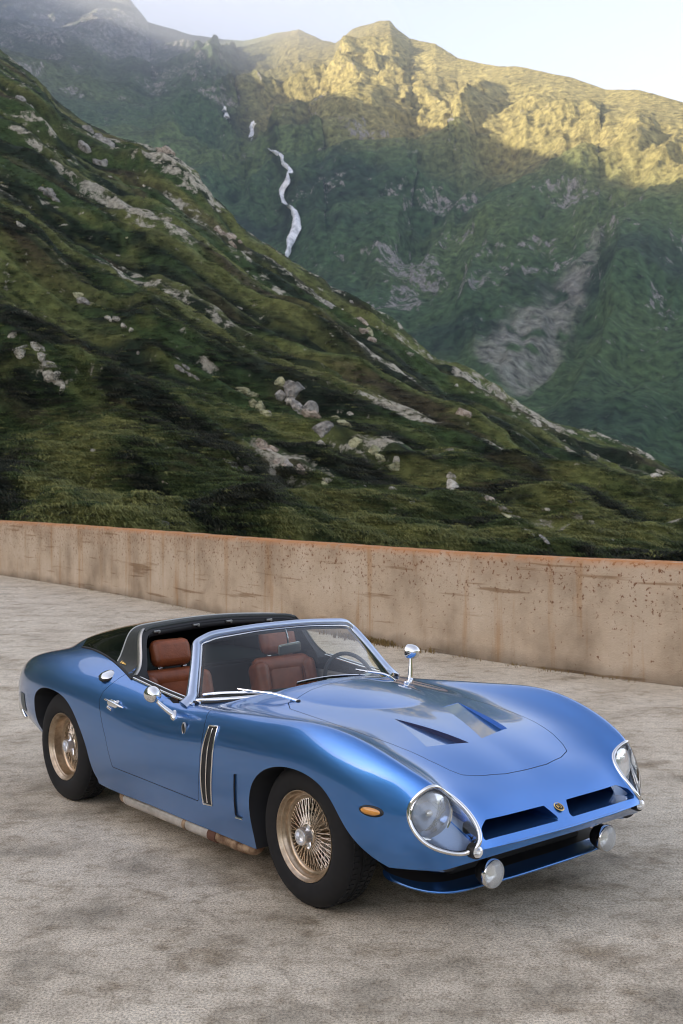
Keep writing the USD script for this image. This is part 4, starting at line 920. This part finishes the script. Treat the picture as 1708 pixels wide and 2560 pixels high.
for s in (-1, 1):
    st = xform('seat', car)
    y0 = s * .40
    obj('cushion', cat_mesh(rbox((.50, .47, .16), .06, (-1.45, y0, .42)), rbox((.46, .10, .19), .045, (-1.45, y0 - .20, .44)), rbox((.46, .10, .19), .045, (-1.45, y0 + .20, .44))), leather, st, smooth=60)
    Tb = R3([0, 1, 0], -.27)
    def tilt_b(m):
        m = m if isinstance(m, trimesh.Trimesh) else cat_mesh(m)
        m.apply_transform(Tb); m.apply_translation((-1.70, y0, .42)); return m
    back = rbox((.10, .30, .42), .045, (0, 0, .22)); bol = [rbox((.15, .10, .42), .045, (.01, q * .185, .21)) for q in (-1, 1)]
    obj('backrest', cat_mesh(tilt_b(back), *[tilt_b(b_) for b_ in bol], tilt_b(rbox((.11, .44, .12), .05, (.0, 0, .39)))), leather, st, smooth=60)
    obj('seam', cat_mesh(*[tilt_b(tube(np.array([(.053, q * .137, .03), (.058, q * .137, .2), (.056, q * .137, .36)]), .004, 6)) for q in (-1, 1)], tilt_b(tube(np.array([(.054, -.14, .17), (.058, 0, .165), (.054, .14, .17)]), .004, 6))), leather_d, st)
    obj('headrest', tilt_b(rbox((.10, .265, .165), .045, (.005, 0, .545))), leather, st, smooth=60)
    obj('headrest_post', cat_mesh(*[tilt_b(tube(np.array([(0, q * .085, .42), (0, q * .085, .50)]), .007, 8)) for q in (-1, 1)], *[tilt_b(rbox((.03, .03, .012), .005, (0, q * .085, .456))) for q in (-1, 1)]), chrome, st)
sw = xform('steering_wheel', car)
Tw = R3([0, 1, 0], -.42)
def put_w(m): m.apply_transform(Tw); m.apply_translation((-1.07, .38, .768)); return m
th = np.linspace(0, 2 * np.pi, 65)[:-1]
obj('rim', put_w(tube(np.c_[np.zeros(64), .185 * np.cos(th), .185 * np.sin(th)], .0125, 10, closed=True)), black, sw, smooth=60)
for a in (math.pi / 2 * 1 + math.pi, math.radians(15), math.radians(165)):
    obj('spoke', put_w(tube(np.array([(.02, .03 * math.cos(a), .03 * math.sin(a)), (.01, .18 * math.cos(a), .18 * math.sin(a))]), .011, 8, flat=.3, up=(1, 0, 0))), satin, sw)
obj('hub', put_w(lathe([(0, -.02), (.035, -.02), (.04, .0), (.03, .02), (0, .025)], 24, 'x')), black, sw)
im = xform('interior_mirror', car)
Pm = np.array([-1.165, 0.0, 1.002])
obj('mirror_shell', cat_mesh(rbox((.028, .215, .062), .013, tuple(Pm))).apply_transform(trimesh.transformations.rotation_matrix(.35, [0, 0, 1], Pm)), plain('mirror_back', (0.52, 0.56, 0.52), 0.22, 0.85), im, smooth=60)
obj('mirror_stem', tube(spline([Pm + [.0, -.01, .01], Pm + [-.01, -.005, .06], [-1.205, 0, 1.11]], 12), .006, 8), chrome, im)

# belt line chrome along the door tops
for s in (-1, 1):
    xs_ = np.linspace(-1.70, -1.03, 24); P, _ = skin_z(xs_, s * np.interp(xs_, [-1.70, -1.03], [.724, .735]))
    P[:, 2] = np.interp(xs_, [-1.70, -1.35, -1.03], [.838, .803, .780])
    obj('door_top_trim', tube(P + [0, 0, .004], .0075, 8), chrome, car, smooth=60)
    obj('window_channel', tube(P + [0, -s * .022, .004], .010, 8), black, car, smooth=60)
    obj('inner_door_trim', tube(P + [0, -s * .042, .006], .006, 8), chrome, car, smooth=60)
    # quarter window edge trims on the canopy base
    q_ = np.array([(-1.72, .727), (-2.0, .674), (-2.3, .634), (-2.62, .592)]) * [1, s]
    qp = spline(q_, 30); P, nn_ = skin_z(qp[:, 0], qp[:, 1])
    obj('quarter_window_trim', tube(P + [0, 0, .002], .007, 8), black, car, smooth=60)
# hoop edges: satin strip at the front, light piping at the rear
def canopy_arc(fx, n=70, ymax=.70):
    """Points on the canopy skin along a slanted section x = fx(z)."""
    out = []
    for y in np.linspace(-ymax, ymax, n):
        x = fx(1.0)
        for _ in range(5):
            p, _q = skin_z([x], [y]); z = p[0, 2]; x = fx(z)
        out.append([x, y, z])
    return np.array(out)
fr_x = lambda z: -1.70 - .64 * (np.clip(z, .83, 1.3) - .83)
arcF = canopy_arc(lambda z: fr_x(z) - .004); 
arcR = canopy_arc(lambda z: -2.016, ymax=.66)
side_sel = np.abs(arcF[:, 1]) > .555
for s in (-1, 1):
    sel = arcF[(arcF[:, 1] * s > .545)]
    obj('hoop_side_strip', tube(spline(sel, 30) + [-.012, s * .002, .0], .022, 10, flat=.25, up=np.array([0, s * .9, .5])), satin, car, smooth=60)
obj('hoop_piping', tube(arcR + [0, 0, .001], .005, 8), plain('pale_piping', (0.42, 0.44, 0.42), 0.5), car, smooth=60)
obj('hoop_front_edge', tube(arcF[(np.abs(arcF[:, 1]) < .56)] + [.002, 0, -.010], .014, 10), vinyl, car, smooth=60)
obj('hoop_underside_trim', tube(arcF[(np.abs(arcF[:, 1]) < .55)] + [-.005, 0, -.042], .026, 10, flat=.9), black, car, smooth=60)
for y in (-.47, -.185, .06, .365):
    k = np.argmin(np.abs(arcF[:, 1] - y)); p = arcF[k]
    obj('roof_catch', cat_mesh(rbox((.018, .045, .014), .004, tuple(p + [.022, 0, -.036])), rbox((.014, .012, .022), .004, tuple(p + [.026, .014, -.038]))), satin, car)
# gold script on the hoop
sc = [(0, 0), (.006, .018), (.012, .004), (.018, .014), (.024, .002), (.030, .016), (.036, .004), (.044, .012), (.052, .002), (.060, .010), (.068, 0)]
P0 = np.array([-1.97, -.668, .893]); ex = np.array([.99, .05, -.12]); ez = np.array([.05, .42, .90]); ex /= np.linalg.norm(ex); ez /= np.linalg.norm(ez)
qs = np.array([P0 + ex * a + ez * b for a, b in sc])
pp, _, tt_ = trimesh.proximity.closest_point(HULL, spline(qs, 60)); obj('script_emblem', tube(pp + HULL.face_normals[tt_] * .002, .0028, 6), gold, hoop_p)

# side air outlets with two bars
for s in (-1, 1):
    left = spline([(-.748, .724), (-.762, .64), (-.771, .56), (-.783, .43), (-.785, .322)], 40); right = spline([(-.668, .730), (-.668, .64), (-.670, .55), (-.688, .43), (-.702, .330)], 40)
    def lay(q, off=.003):
        P, n_ = skin_y(q[:, 0], q[:, 1], -1)
        P = P + n_ * off; P[:, 1] *= -s; return P
    vt = xform('side_vent', car)
    panel = np.array([lay(left * (1 - w) + right * w, .0015) for w in np.linspace(0, 1, 5)])
    vv, ff, n2 = grid_mesh(panel); pm = trimesh.Trimesh(vv, ff, process=False)
    obj('vent_slots', pm, black, vt, smooth=60)
    lp = np.vstack([left, (left[-1:] * .5 + right[-1:] * .5), right[::-1], (left[:1] * .5 + right[:1] * .5)])
    obj('vent_surround', tube(lay(lp, .003), .0048, 8, closed=True), chrome, vt, smooth=60)
    for w in (.5,):
        obj('vent_bar', tube(lay((left * (1 - w) + right * w)[1:-1], .004), .0042, 8), chrome, vt, smooth=60)

def disc_on(center, normal, prof, n=36, sx=1.0):
    m = lathe(prof, n, 'z'); fix(m); m.apply_scale([sx, 1, 1]); m.apply_transform(trimesh.geometry.align_vectors([0, 0, 1], normal)); m.apply_translation(center); return m
# headlights
for s in (-1, 1):
    hl = xform('headlight', car)
    P = HL_C + HLq[:, :1] * HL_E1 + HLq[:, 1:] * HL_E2 + .5 * HL_AX
    P, _ = cast(P * [1, -s, 1], -HL_AX * [1, -s, 1])
    ok = ~np.isnan(P[:, 0]); P = P[ok]
    for _ in range(3): P = .25 * np.roll(P, 1, 0) + .5 * P + .25 * np.roll(P, -1, 0)
    ctr = P.mean(0)
    nrm = np.linalg.svd(P - ctr)[2][2]; nrm = nrm if nrm[0] > 0 else -nrm
    obj('chrome_ring', tube(P + nrm * .002, .0098, 10, closed=True, flat=1.0), chrome, hl, smooth=60)
    obj('inner_seal', tube(ctr + (P - ctr) * .945 - nrm * .004, .006, 8, closed=True), black, hl, smooth=60)
    cov = BODY ^ hl_prism(s, -.15, .4)
    (v, f, n), _c = split(cov)
    raw('clear_cover', v + n * .003, f, n, lens_m, hl)
    C = np.array([.690, s * .640, .545])
    T = trimesh.transformations.rotation_matrix(math.radians(10) * s, [0, 0, 1])
    bowl = lathe([(.0, -.075), (.05, -.06), (.084, -.03), (.097, .0), (.100, .004), (.102, .0), (.096, -.03), (.06, -.07), (0, -.085)], 40, 'x')
    glassd = lathe([(0, .032), (.03, .030), (.06, .022), (.082, .012), (.095, .002)], 40, 'x')
    for nm_, m_, mt in (('reflector_bowl', bowl, mirror_m), ('bulb_shield', trimesh.creation.icosphere(2, .017).apply_translation((-.012, 0, 0)), chrome), ('lamp_glass', glassd, lamp_glass)):
        m_.apply_scale([1, 1.07, 1.07]); m_.apply_transform(T); m_.apply_translation(C); obj(nm_, m_, mt, hl, smooth=50)
    rg_ = lathe([(.099, .0), (.105, .0), (.108, .006), (.105, .010), (.100, .008), (.099, .0)], 40, 'x'); fix(rg_); rg_.apply_transform(T); rg_.apply_translation(C)
    obj('lamp_rim', rg_, chrome, hl, smooth=50)
    # small round turn lamp below the ring
    tl = xform('turn_lamp', car)
    tp = np.array([.872, s * .548, .413])
    b_ = lathe([(0, .022), (.012, .020), (.022, .012), (.026, .0)], 28, 'x'); w_ = lathe([(0, -.018), (.015, -.012), (.025, .0), (.026, -.004), (0, -.024)], 28, 'x'); fix(w_); obj('reflector_bowl', w_.apply_translation(tp), mirror_m, tl, smooth=50)
    obj('lamp_glass', b_.copy().apply_translation(tp), lamp_glass, tl, smooth=50)
    r_ = lathe([(.025, .002), (.031, .002), (.033, -.005), (.031, -.035), (.025, -.035)], 28, 'x'); fix(r_); obj('lamp_rim', r_.apply_translation(tp), black, tl, smooth=50)
    # driving lamp hung below the lip
    fl = xform('driving_lamp', car)
    fp = np.array([.800, s * .384, .270])
    g_ = lathe([(0, .032), (.025, .029), (.045, .022), (.057, .012), (.058, .006)], 40, 'x'); fix(g_)
    obj('lamp_glass', g_.apply_translation(fp), lamp_glass, fl, smooth=50)
    bw_ = lathe([(0, -.035), (.03, -.028), (.05, -.010), (.057, .004), (.058, -.002), (.05, -.03), (0, -.04)], 36, 'x'); fix(bw_); obj('reflector_bowl', bw_.apply_translation(fp), mirror_m, fl, smooth=50)
    r_ = lathe([(.0555, .008), (.059, .014), (.063, .010), (.064, .0), (.062, -.008), (.056, -.006)], 40, 'x'); fix(r_); obj('lamp_rim', r_.apply_translation(fp), chrome, fl, smooth=50)
    h_ = lathe([(.060, -.004), (.058, -.03), (.045, -.060), (.02, -.078), (0, -.08)], 40, 'x'); fix(h_); obj('lamp_shell', h_.apply_translation(fp), black, fl, smooth=50)
    obj('lamp_bracket', tube(np.array([fp + [-.03, 0, .055], fp + [-.04, 0, .14]]), .009, 8), black, fl)
    # amber side marker
    mk = xform('side_marker', car)
    mx, mz = .497, .549
    e = lathe([(0, .012), (.5, .010), (.85, .006), (1.0, .0), (1.0, -.006), (0, -.006)], 36, 'y'); fix(e)
    for nm_, sc_, mt in (('marker_surround', (.062, 1.0, .024), black), ('marker_lens', (.054, 1.6, .018), amber)):
        m_ = e.copy(); vv = np.array(m_.vertices) * [sc_[0], 1, sc_[2]]; vv[:, 1] *= -sc_[1] * .7
        P, n_ = skin_y(mx + vv[:, 0], mz + vv[:, 2], -1)
        vv2 = np.c_[mx + vv[:, 0], P[:, 1] + vv[:, 1], mz + vv[:, 2]]; vv2[:, 1] *= -s
        m2 = trimesh.Trimesh(vv2, m_.faces, process=False); fix(m2); obj(nm_, m2, mt, mk, smooth=50)
    # little hooded duct under the nose corner
    dk = xform('nose_duct', car)
    e_ = trimesh.creation.icosphere(4); vv = np.array(e_.vertices) * [.125, .072, .040]
    cutx = .075; vv[:, 0] = np.minimum(vv[:, 0], cutx - np.clip(vv[:, 2], -.04, .04) * -.6)
    vv[:, 2] += .14 * vv[:, 0]
    obj('duct_hood', trimesh.Trimesh(vv + [.690, s * .600, .338], e_.faces, process=False), paint, dk, smooth=40)
    m_ = disc_on(np.array([.690 + .075 + .004, s * .600, .340]), np.array([.97, 0, -.25]), [(0, .002), (.9, .002), (1.0, 0), (1.0, -.01), (0, -.01)], 30)
    m_.vertices = (np.array(m_.vertices) - [.769, s * .600, .340]) * [.02, .050, .026] + [.770, s * .600, .342]; obj('duct_mouth', m_, black, dk)

# nostril mesh and badge
for s in (-1, 1):
    obj('nostril_screen', rbox((.02, .47, .075), .005, (.47, s * .27, .482)), black, car)
bp_, bn_ = cast(np.array([[2.0, 0.004, .492]]), (-1, 0, 0)); bc = bp_[0]; bn = np.array([.52, 0, .854])
bd = xform('nose_badge', car)
obj('badge_ring', disc_on(bc, bn, [(.020, 0), (.0245, .001), (.026, .0035), (.024, .005), (.0205, .004), (.020, 0)]), gold, bd, smooth=50)
obj('badge_disc', disc_on(bc, bn, [(0, .004), (.0208, .0035), (.0208, 0), (0, 0)]), black, bd)
e1 = np.array([0, 1.0, 0]); e2 = np.cross(bn, e1)
sq = [(-.011, -.008), (-.011, .009), (-.003, .009), (-.002, .003), (-.009, .001), (.0, -.001), (.001, -.008), (.006, -.009), (.011, -.004), (.006, .0), (.011, .005), (.005, .009)]
obj('badge_letters', tube(np.array([bc + bn * .0055 + e1 * a + e2 * b for a, b in sq]), .0016, 6), gold, bd)

# front valance: a curved apron below the lip
half = [(.37, .585), (.46, .645), (.56, .640), (.655, .612), (.715, .55), (.738, .42), (.752, .22), (.755, 0)]
low_l = spline(np.array(half + [(x, -y) for x, y in half[-2::-1]]), 90)
half_u = [(.40, .560), (.50, .610), (.60, .612), (.70, .585), (.77, .52), (.805, .40), (.82, .20), (.825, 0)]
upp = spline(np.array(half_u + [(x, -y) for x, y in half_u[-2::-1]]), 90)
zl = .205 + .012 * np.clip((.56 - low_l[:, 0]) / .19, 0, 1)
zu = np.interp(upp[:, 0], [.4, .70, .825], [.318, .330, .392])
inw = np.array([1.0, .93])
rows_ = [np.c_[upp, zu], np.c_[upp * inw - [.06, 0], zu - .012], np.c_[upp * .86 - [.16, 0], zu * .62 + zl * .38], np.c_[low_l * .88 - [.14, 0], zl + .040], np.c_[low_l * .97 - [.05, 0], zl + .012], np.c_[low_l - [.003, 0], zl + .004], np.c_[low_l - [.001, 0], zl - .006], np.c_[low_l - [.05, 0], zl - .006]]
rr2 = PchipInterpolator(np.arange(8), np.array(rows_), axis=0)(np.linspace(0, 7, 50))
for nm_, part, mt in (('front_apron', rr2[27:], paint), ('intake_lining', rr2[:28], black)):  # intake interior coloured black for the deep shade under the lip
    vv, ff, n2 = grid_mesh(part); vm = trimesh.Trimesh(vv, ff, process=False)
    if vm.face_normals[len(ff) // 2][0] < 0: vm.invert()
    obj(nm_, vm, mt, car, smooth=70)
obj('apron_edge', tube(np.c_[low_l + [.002, 0], zl], .0065, 8), paint, car, smooth=60)
obj('lip_edge', tube(spline([( .868, -.505, .421), (.893, -.40, .421), (.904, -.2, .4205), (.909, 0, .420), (.904, .2, .4205), (.893, .40, .421), (.868, .505, .421)], 60), .006, 8), paint, car, smooth=60)

# exhaust side pipe, near side and far side
for s in (-1, 1):
    y0 = s * .765
    ex_ = xform('exhaust_pipe', car)
    obj('silencer', tube(np.array([(-1.72, y0, .148), (-1.70, y0, .148), (-1.2, y0, .149), (-.80, y0, .150)]), [.028, .033, .033, .033], 20), pipe_m, ex_, smooth=50)
    obj('joint_clamp', tube(np.array([(-1.06, y0, .149), (-1.045, y0, .149), (-1.03, y0, .149)]), [.036, .037, .036], 20), rust_m, ex_, smooth=50)
    obj('front_pipe', tube(spline([(-.80, y0, .150), (-.62, y0, .150), (-.48, y0 + s * .0, .152), (-.42, y0 - s * .01, .170), (-.395, y0 - s * .03, .22), (-.39, y0 - s * .07, .30)], 40), np.r_[np.full(26, .030), np.full(14, .033)], 18), rust_m, ex_, smooth=50)
    obj('pipe_clamp', tube(np.array([(-.81, y0, .150), (-.775, y0, .150), (-.74, y0, .150)]), [.036, .036, .035], 18), plain('rust_brown', (0.10, 0.04, 0.022), 0.8), ex_, smooth=50)
    obj('tail_elbow', tube(spline([(-1.72, y0, .148), (-1.76, y0 - s * .005, .15), (-1.79, y0 - s * .03, .17), (-1.80, y0 - s * .08, .19)], 16), .029, 16), rust_m, ex_, smooth=50)

# door mirrors
for s, base, head in ((-1, np.array([-1.125, -.800, .722]), np.array([-1.20, -.885, .832])), (1, np.array([-.972, .765, .733]), np.array([-1.0, .80, .925]))):
    mr = xform('door_mirror', car)
    fpt = disc_on(base, np.array([0, s * .75, .66]), [(0, .016), (.012, .014), (.020, .006), (.022, 0), (.022, -.012), (0, -.012)], 24, 1.6)
    obj('mirror_foot', fpt, chrome, mr, smooth=60)
    obj('mirror_arm', tube(spline([base, base * .6 + head * .4 + [.005, 0, -.012], head + [.012, -s * .01, -.028]], 24), np.linspace(.020, .0105, 24), 12, flat=.8), chrome, mr, smooth=60)
    pr_ = [(0, .062), (.015, .060), (.030, .050), (.040, .034), (.0455, .012), (.047, -.006), (.045, -.016), (.043, -.016)]
    m_ = lathe(pr_, 36, 'x'); fix(m_); g_ = lathe([(.043, -.016), (0, -.013)], 36, 'x')
    T = trimesh.transformations.rotation_matrix(s * .30, [0, 0, 1])
    for nm_, q_, mt in (('mirror_shell', m_, chrome), ('mirror_glass', g_, mirror_m)):
        q_.apply_transform(T); q_.apply_translation(head); obj(nm_, q_, mt, mr, smooth=60)
# door handles, lock and emblem
for s in (-1, 1):
    dh = xform('door_handle', car)
    def onskin(x, z, off): 
        P, n_ = skin_y([x], [z], -1); p = P[0] + n_[0] * off; p[1] *= -s; return p
    obj('handle_plate', tube(np.array([onskin(x, .700 - (x + 1.81) * .04, .002) for x in np.linspace(-1.81, -1.70, 8)]), [.010, .022, .024, .024, .024, .024, .022, .010], 12, flat=.3, up=(0, -1, 0)), chrome, dh, smooth=60)
    obj('handle_grip', tube(np.array([onskin(-1.835, .712, .012), onskin(-1.80, .711, .026), onskin(-1.72, .703, .028), onskin(-1.64, .694, .024), onskin(-1.615, .692, .016)]), [.006, .009, .009, .009, .006], 10, flat=.75), chrome, dh, smooth=60)
    obj('push_button', disc_on(onskin(-1.70, .712, .006), np.array([0, s * 1.0, 0]), [(0, .010), (.010, .009), (.012, .004), (.012, -.005), (0, -.005)], 20), chrome, dh, smooth=50)
    obj('key_plate', tube(np.array([onskin(-1.795, .676, .006), onskin(-1.745, .664, .006)]), .008, 10, flat=.5, up=(0, -1, 0)), chrome, dh, smooth=50)
    em = xform('door_emblem', car)
    c_ = onskin(-.976, .675, .003)
    el = lathe([(0, .004), (.8, .004), (1.0, .002), (1.0, -.006), (0, -.006)], 28, 'y'); fix(el)
    m_ = el.copy(); m_.vertices = np.array(m_.vertices) * [.016, s * 1.0, .030]; fix(m_); obj('emblem_plate', m_.apply_translation(c_), black, em, smooth=50)
    m_ = lathe([(.85, .004), (1.0, .006), (1.12, .003), (1.12, -.004), (.85, -.004)], 28, 'y'); m_.vertices = np.array(m_.vertices) * [.016, s * 1.0, .030]; fix(m_); obj('emblem_rim', m_.apply_translation(c_), satin, em, smooth=50)
    pl = np.array([onskin(x, .316 + (x + .49) * .05, .003) for x in np.linspace(-.49, -.425, 6)])
    obj('sill_script', tube(pl, .0045, 6), chrome, car)
    fcap_, fn_ = skin_z([-1.965], [s * .752])
    if s < 0:
        cn = np.array([.12, -.36, .93]); fc_ = xform('fuel_cap', car)
        obj('cap_lid', disc_on(fcap_[0], cn, [(0, .016), (.03, .014), (.045, .009), (.050, .002), (.050, -.01), (0, -.01)], 36, 1.15), chrome, fc_, smooth=50)
        obj('cap_ring', disc_on(fcap_[0], cn, [(.050, -.008), (.050, .004), (.056, .003), (.058, -.004), (.056, -.01), (.050, -.008)], 36, 1.15), black, fc_, smooth=50)
    # washer jet on the scuttle
    wj, _ = skin_z([-.60], [s * .40]); obj('washer_jet', rbox((.022, .022, .016), .006, tuple(wj[0] + [0, 0, .004])), chrome, car)
    # rear flank lamp recess and bumperette
    rows_ = []
    for x in np.linspace(-3.10, -2.985, 6):
        P, n_ = skin_y(np.full(5, x), np.linspace(.475, .595, 5), -1); P = P + n_ * .003; P[:, 1] *= -s; rows_.append(P)
    vv, ff, n2 = grid_mesh(np.array(rows_)); obj('rear_flank_panel', trimesh.Trimesh(vv, ff, process=False), plain('dark_teal', (0.03, 0.05, 0.06), 0.4), car, smooth=60)
    br = xform('bumperette', car)
    obj('bumper_blade', tube(spline([(-3.46, s * .60, .52), (-3.53, s * .61, .47), (-3.54, s * .61, .40), (-3.50, s * .60, .335)], 24), np.r_[np.linspace(.012, .024, 12), np.linspace(.024, .014, 12)], 12), chrome, br, smooth=60)
    obj('bumper_stay', tube(np.array([(-3.36, s * .58, .42), (-3.53, s * .605, .43)]), .012, 8), black, br)

# wheels
def wheel(x, s, zc, face, R_t, dish, name='wheel'):
    """s: side; face: |y| of the rim's outer flange; dish: how far the spokes sit behind it."""
    w = xform(name, car, (x, s * face, zc))
    y = lambda v: s * v      # v > 0 is outwards
    wd = .205
    prof = [(.200, -.010), (.212, .002), (.224, .010), (.250, .017), (.280, .014), (R_t - .022, .000), (R_t - .008, -.014), (R_t - .002, -.030), (R_t, -.060), (R_t, -.075), (R_t - .005, -.078), (R_t - .005, -.086), (R_t, -.089), (R_t, -.125), (R_t - .002, -.160), (R_t - .02, -.19), (.26, -.21), (.21, -.19)]
    m = lathe([(r, y(h)) for r, h in prof], 96, 'y'); fix(m); obj('tyre', m, rubber, w, smooth=40)
    # tread blocks
    tb = []
    for k in range(72):
        a = 2 * math.pi * k / 72
        for off, wdt in ((-.045, .030), (-.110, .030), (-.145, .026)):
            b = trimesh.creation.box((.020, wdt, .007)); b.apply_translation((0, y(off), R_t + .001)); b.apply_transform(R3([0, 1, 0], a + off * 1.5)); tb.append(b)
    obj('tread_blocks', cat_mesh(*tb), rubber, w, smooth=False, kind='stuff')
    inner = .168
    rim = [(.2005, -.012), (.2075, -.006), (.2095, .000), (.2085, .004), (.205, .004), (.200, -.002), (.196, -.010), (.191, -.013), (.188, -.020), (.184, -.024), (.181, -dish + .020), (.178, -dish + .012), (.172, -dish + .010), (inner, -dish + .006), (inner - .006, -dish - .004), (inner - .006, -.16), (.195, -.175)]
    m = lathe([(r, y(h)) for r, h in rim], 96, 'y'); fix(m)
    obj('rim', m, rim_m, w, smooth=35)
    sp = []; n = 30
    for k in range(n):
        for layer, (rh, dh, ro, do, tw) in enumerate(((.040, .020, inner - .001, -.004, .30), (.040, .020, inner - .001, -.004, -.30), (.046, -.055, inner - .001, -.028, .16))):
            a = 2 * math.pi * (k + layer * .33) / n
            p0 = np.array([rh * math.cos(a), y(-dish + dh), rh * math.sin(a)]); b = a + tw
            p1 = np.array([ro * math.cos(b), y(-dish + do), ro * math.sin(b)])
            sp.append(tube(np.array([p0, p0 * .5 + p1 * .5, p1]), .0026, 6))
            sp.append(tube(np.array([p1 * .93 + p0 * .07, p1]), .0048, 6))
    obj('spokes', cat_mesh(*sp), spoke_m, w, smooth=60, kind='stuff')
    hb = lathe([(r, y(h - dish)) for r, h in [(0, -.07), (.052, -.07), (.052, -.045), (.043, -.03), (.041, .012), (.047, .018), (.050, .026), (.045, .030), (.041, .030)]], 40, 'y'); fix(hb)
    obj('hub', hb, spoke_m, w, smooth=40)
    cap = lathe([(r, y(h - dish)) for r, h in [(.041, .030), (.041, .066), (.037, .074), (.027, .075), (.023, .060), (.010, .058), (0, .058)]], 36, 'y'); fix(cap)
    obj('hub_nut', cap, plain('nut_' + ('a' if x > -1 else 'b') + ('l' if s > 0 else 'r'), (0.80, 0.81, 0.83), 0.22, 0.9), w, smooth=40)
    ears = []
    for k in range(3):
        a = 2 * math.pi * k / 3 + .5 + x
        ear = tube(spline([(0, y(.036 - dish), .026), (0, y(.040 - dish), .05), (.006, y(.046 - dish), .056 if x > -1 else .076)], 8), np.linspace(.017, .011, 8), 10, flat=.5, up=(0, 1, 0)); ear.apply_transform(R3([0, 1, 0], a)); ears.append(ear)
    obj('hub_ears', cat_mesh(*ears), plain('ear_' + ('a' if x > -1 else 'b') + ('l' if s > 0 else 'r'), (0.80, 0.81, 0.83), 0.25, 0.9), w, smooth=60)
    br_ = lathe([(r, y(h)) for r, h in [(.03, -.155), (.13, -.155), (.135, -.16), (.135, -.175), (.03, -.175), (.03, -.155)]], 48, 'y'); fix(br_)
    obj('brake_disc', br_, satin, w, smooth=40)
    return w
for s in (-1, 1):
    wheel(0.0, s, .3258, .786, .3258, .050)
    wheel(-2.449, s, .3346, .8137, .3346, .085)
# underbody
obj('underbody', cat_mesh(rbox((2.0, 1.05, .10), .03, (-1.2, 0, .21)), rbox((.9, .9, .12), .03, (.15, 0, .27)), rbox((.9, .9, .12), .03, (-2.6, 0, .32)), tube(np.array([(0, -.62, .32), (0, .62, .32)]), .035, 12), tube(np.array([(-2.449, -.62, .33), (-2.449, .62, .33)]), .05, 12)), black_in, car)
# ---------------------------------------------------------------- mountain haze
haze_m = usdkit.material(stage, L + 'haze_air', {'v': ('principled_volume', {'color': (0.66, 0.80, 1.0), 'density': 0.00009, 'anisotropy': 0.35})}, volume='v.volume')
hz = trimesh.creation.box(bounds=[[-7000, -5000, -63.5], [7000, 7000, 1900]])
obj('haze', hz, haze_m, smooth=False, label='thin bluish morning haze filling the valley', cat='haze', kind='stuff')
# the mist that lies over the upper left slopes
mist_m = usdkit.material(stage, L + 'mist_air', {'v': ('principled_volume', {'color': (0.80, 0.88, 1.0), 'density': 0.00055, 'anisotropy': 0.3})}, volume='v.volume')
mist = trimesh.creation.icosphere(4); mist.apply_scale([820, 620, 230]); mist.apply_transform(R3([0, 1, 0], 0.10)); mist.apply_translation((-640, 2720, 1130))
obj('mist_bank', mist, mist_m, smooth=False, label='pale bluish mist lying over the upper left mountain slopes', cat='mist', kind='stuff')
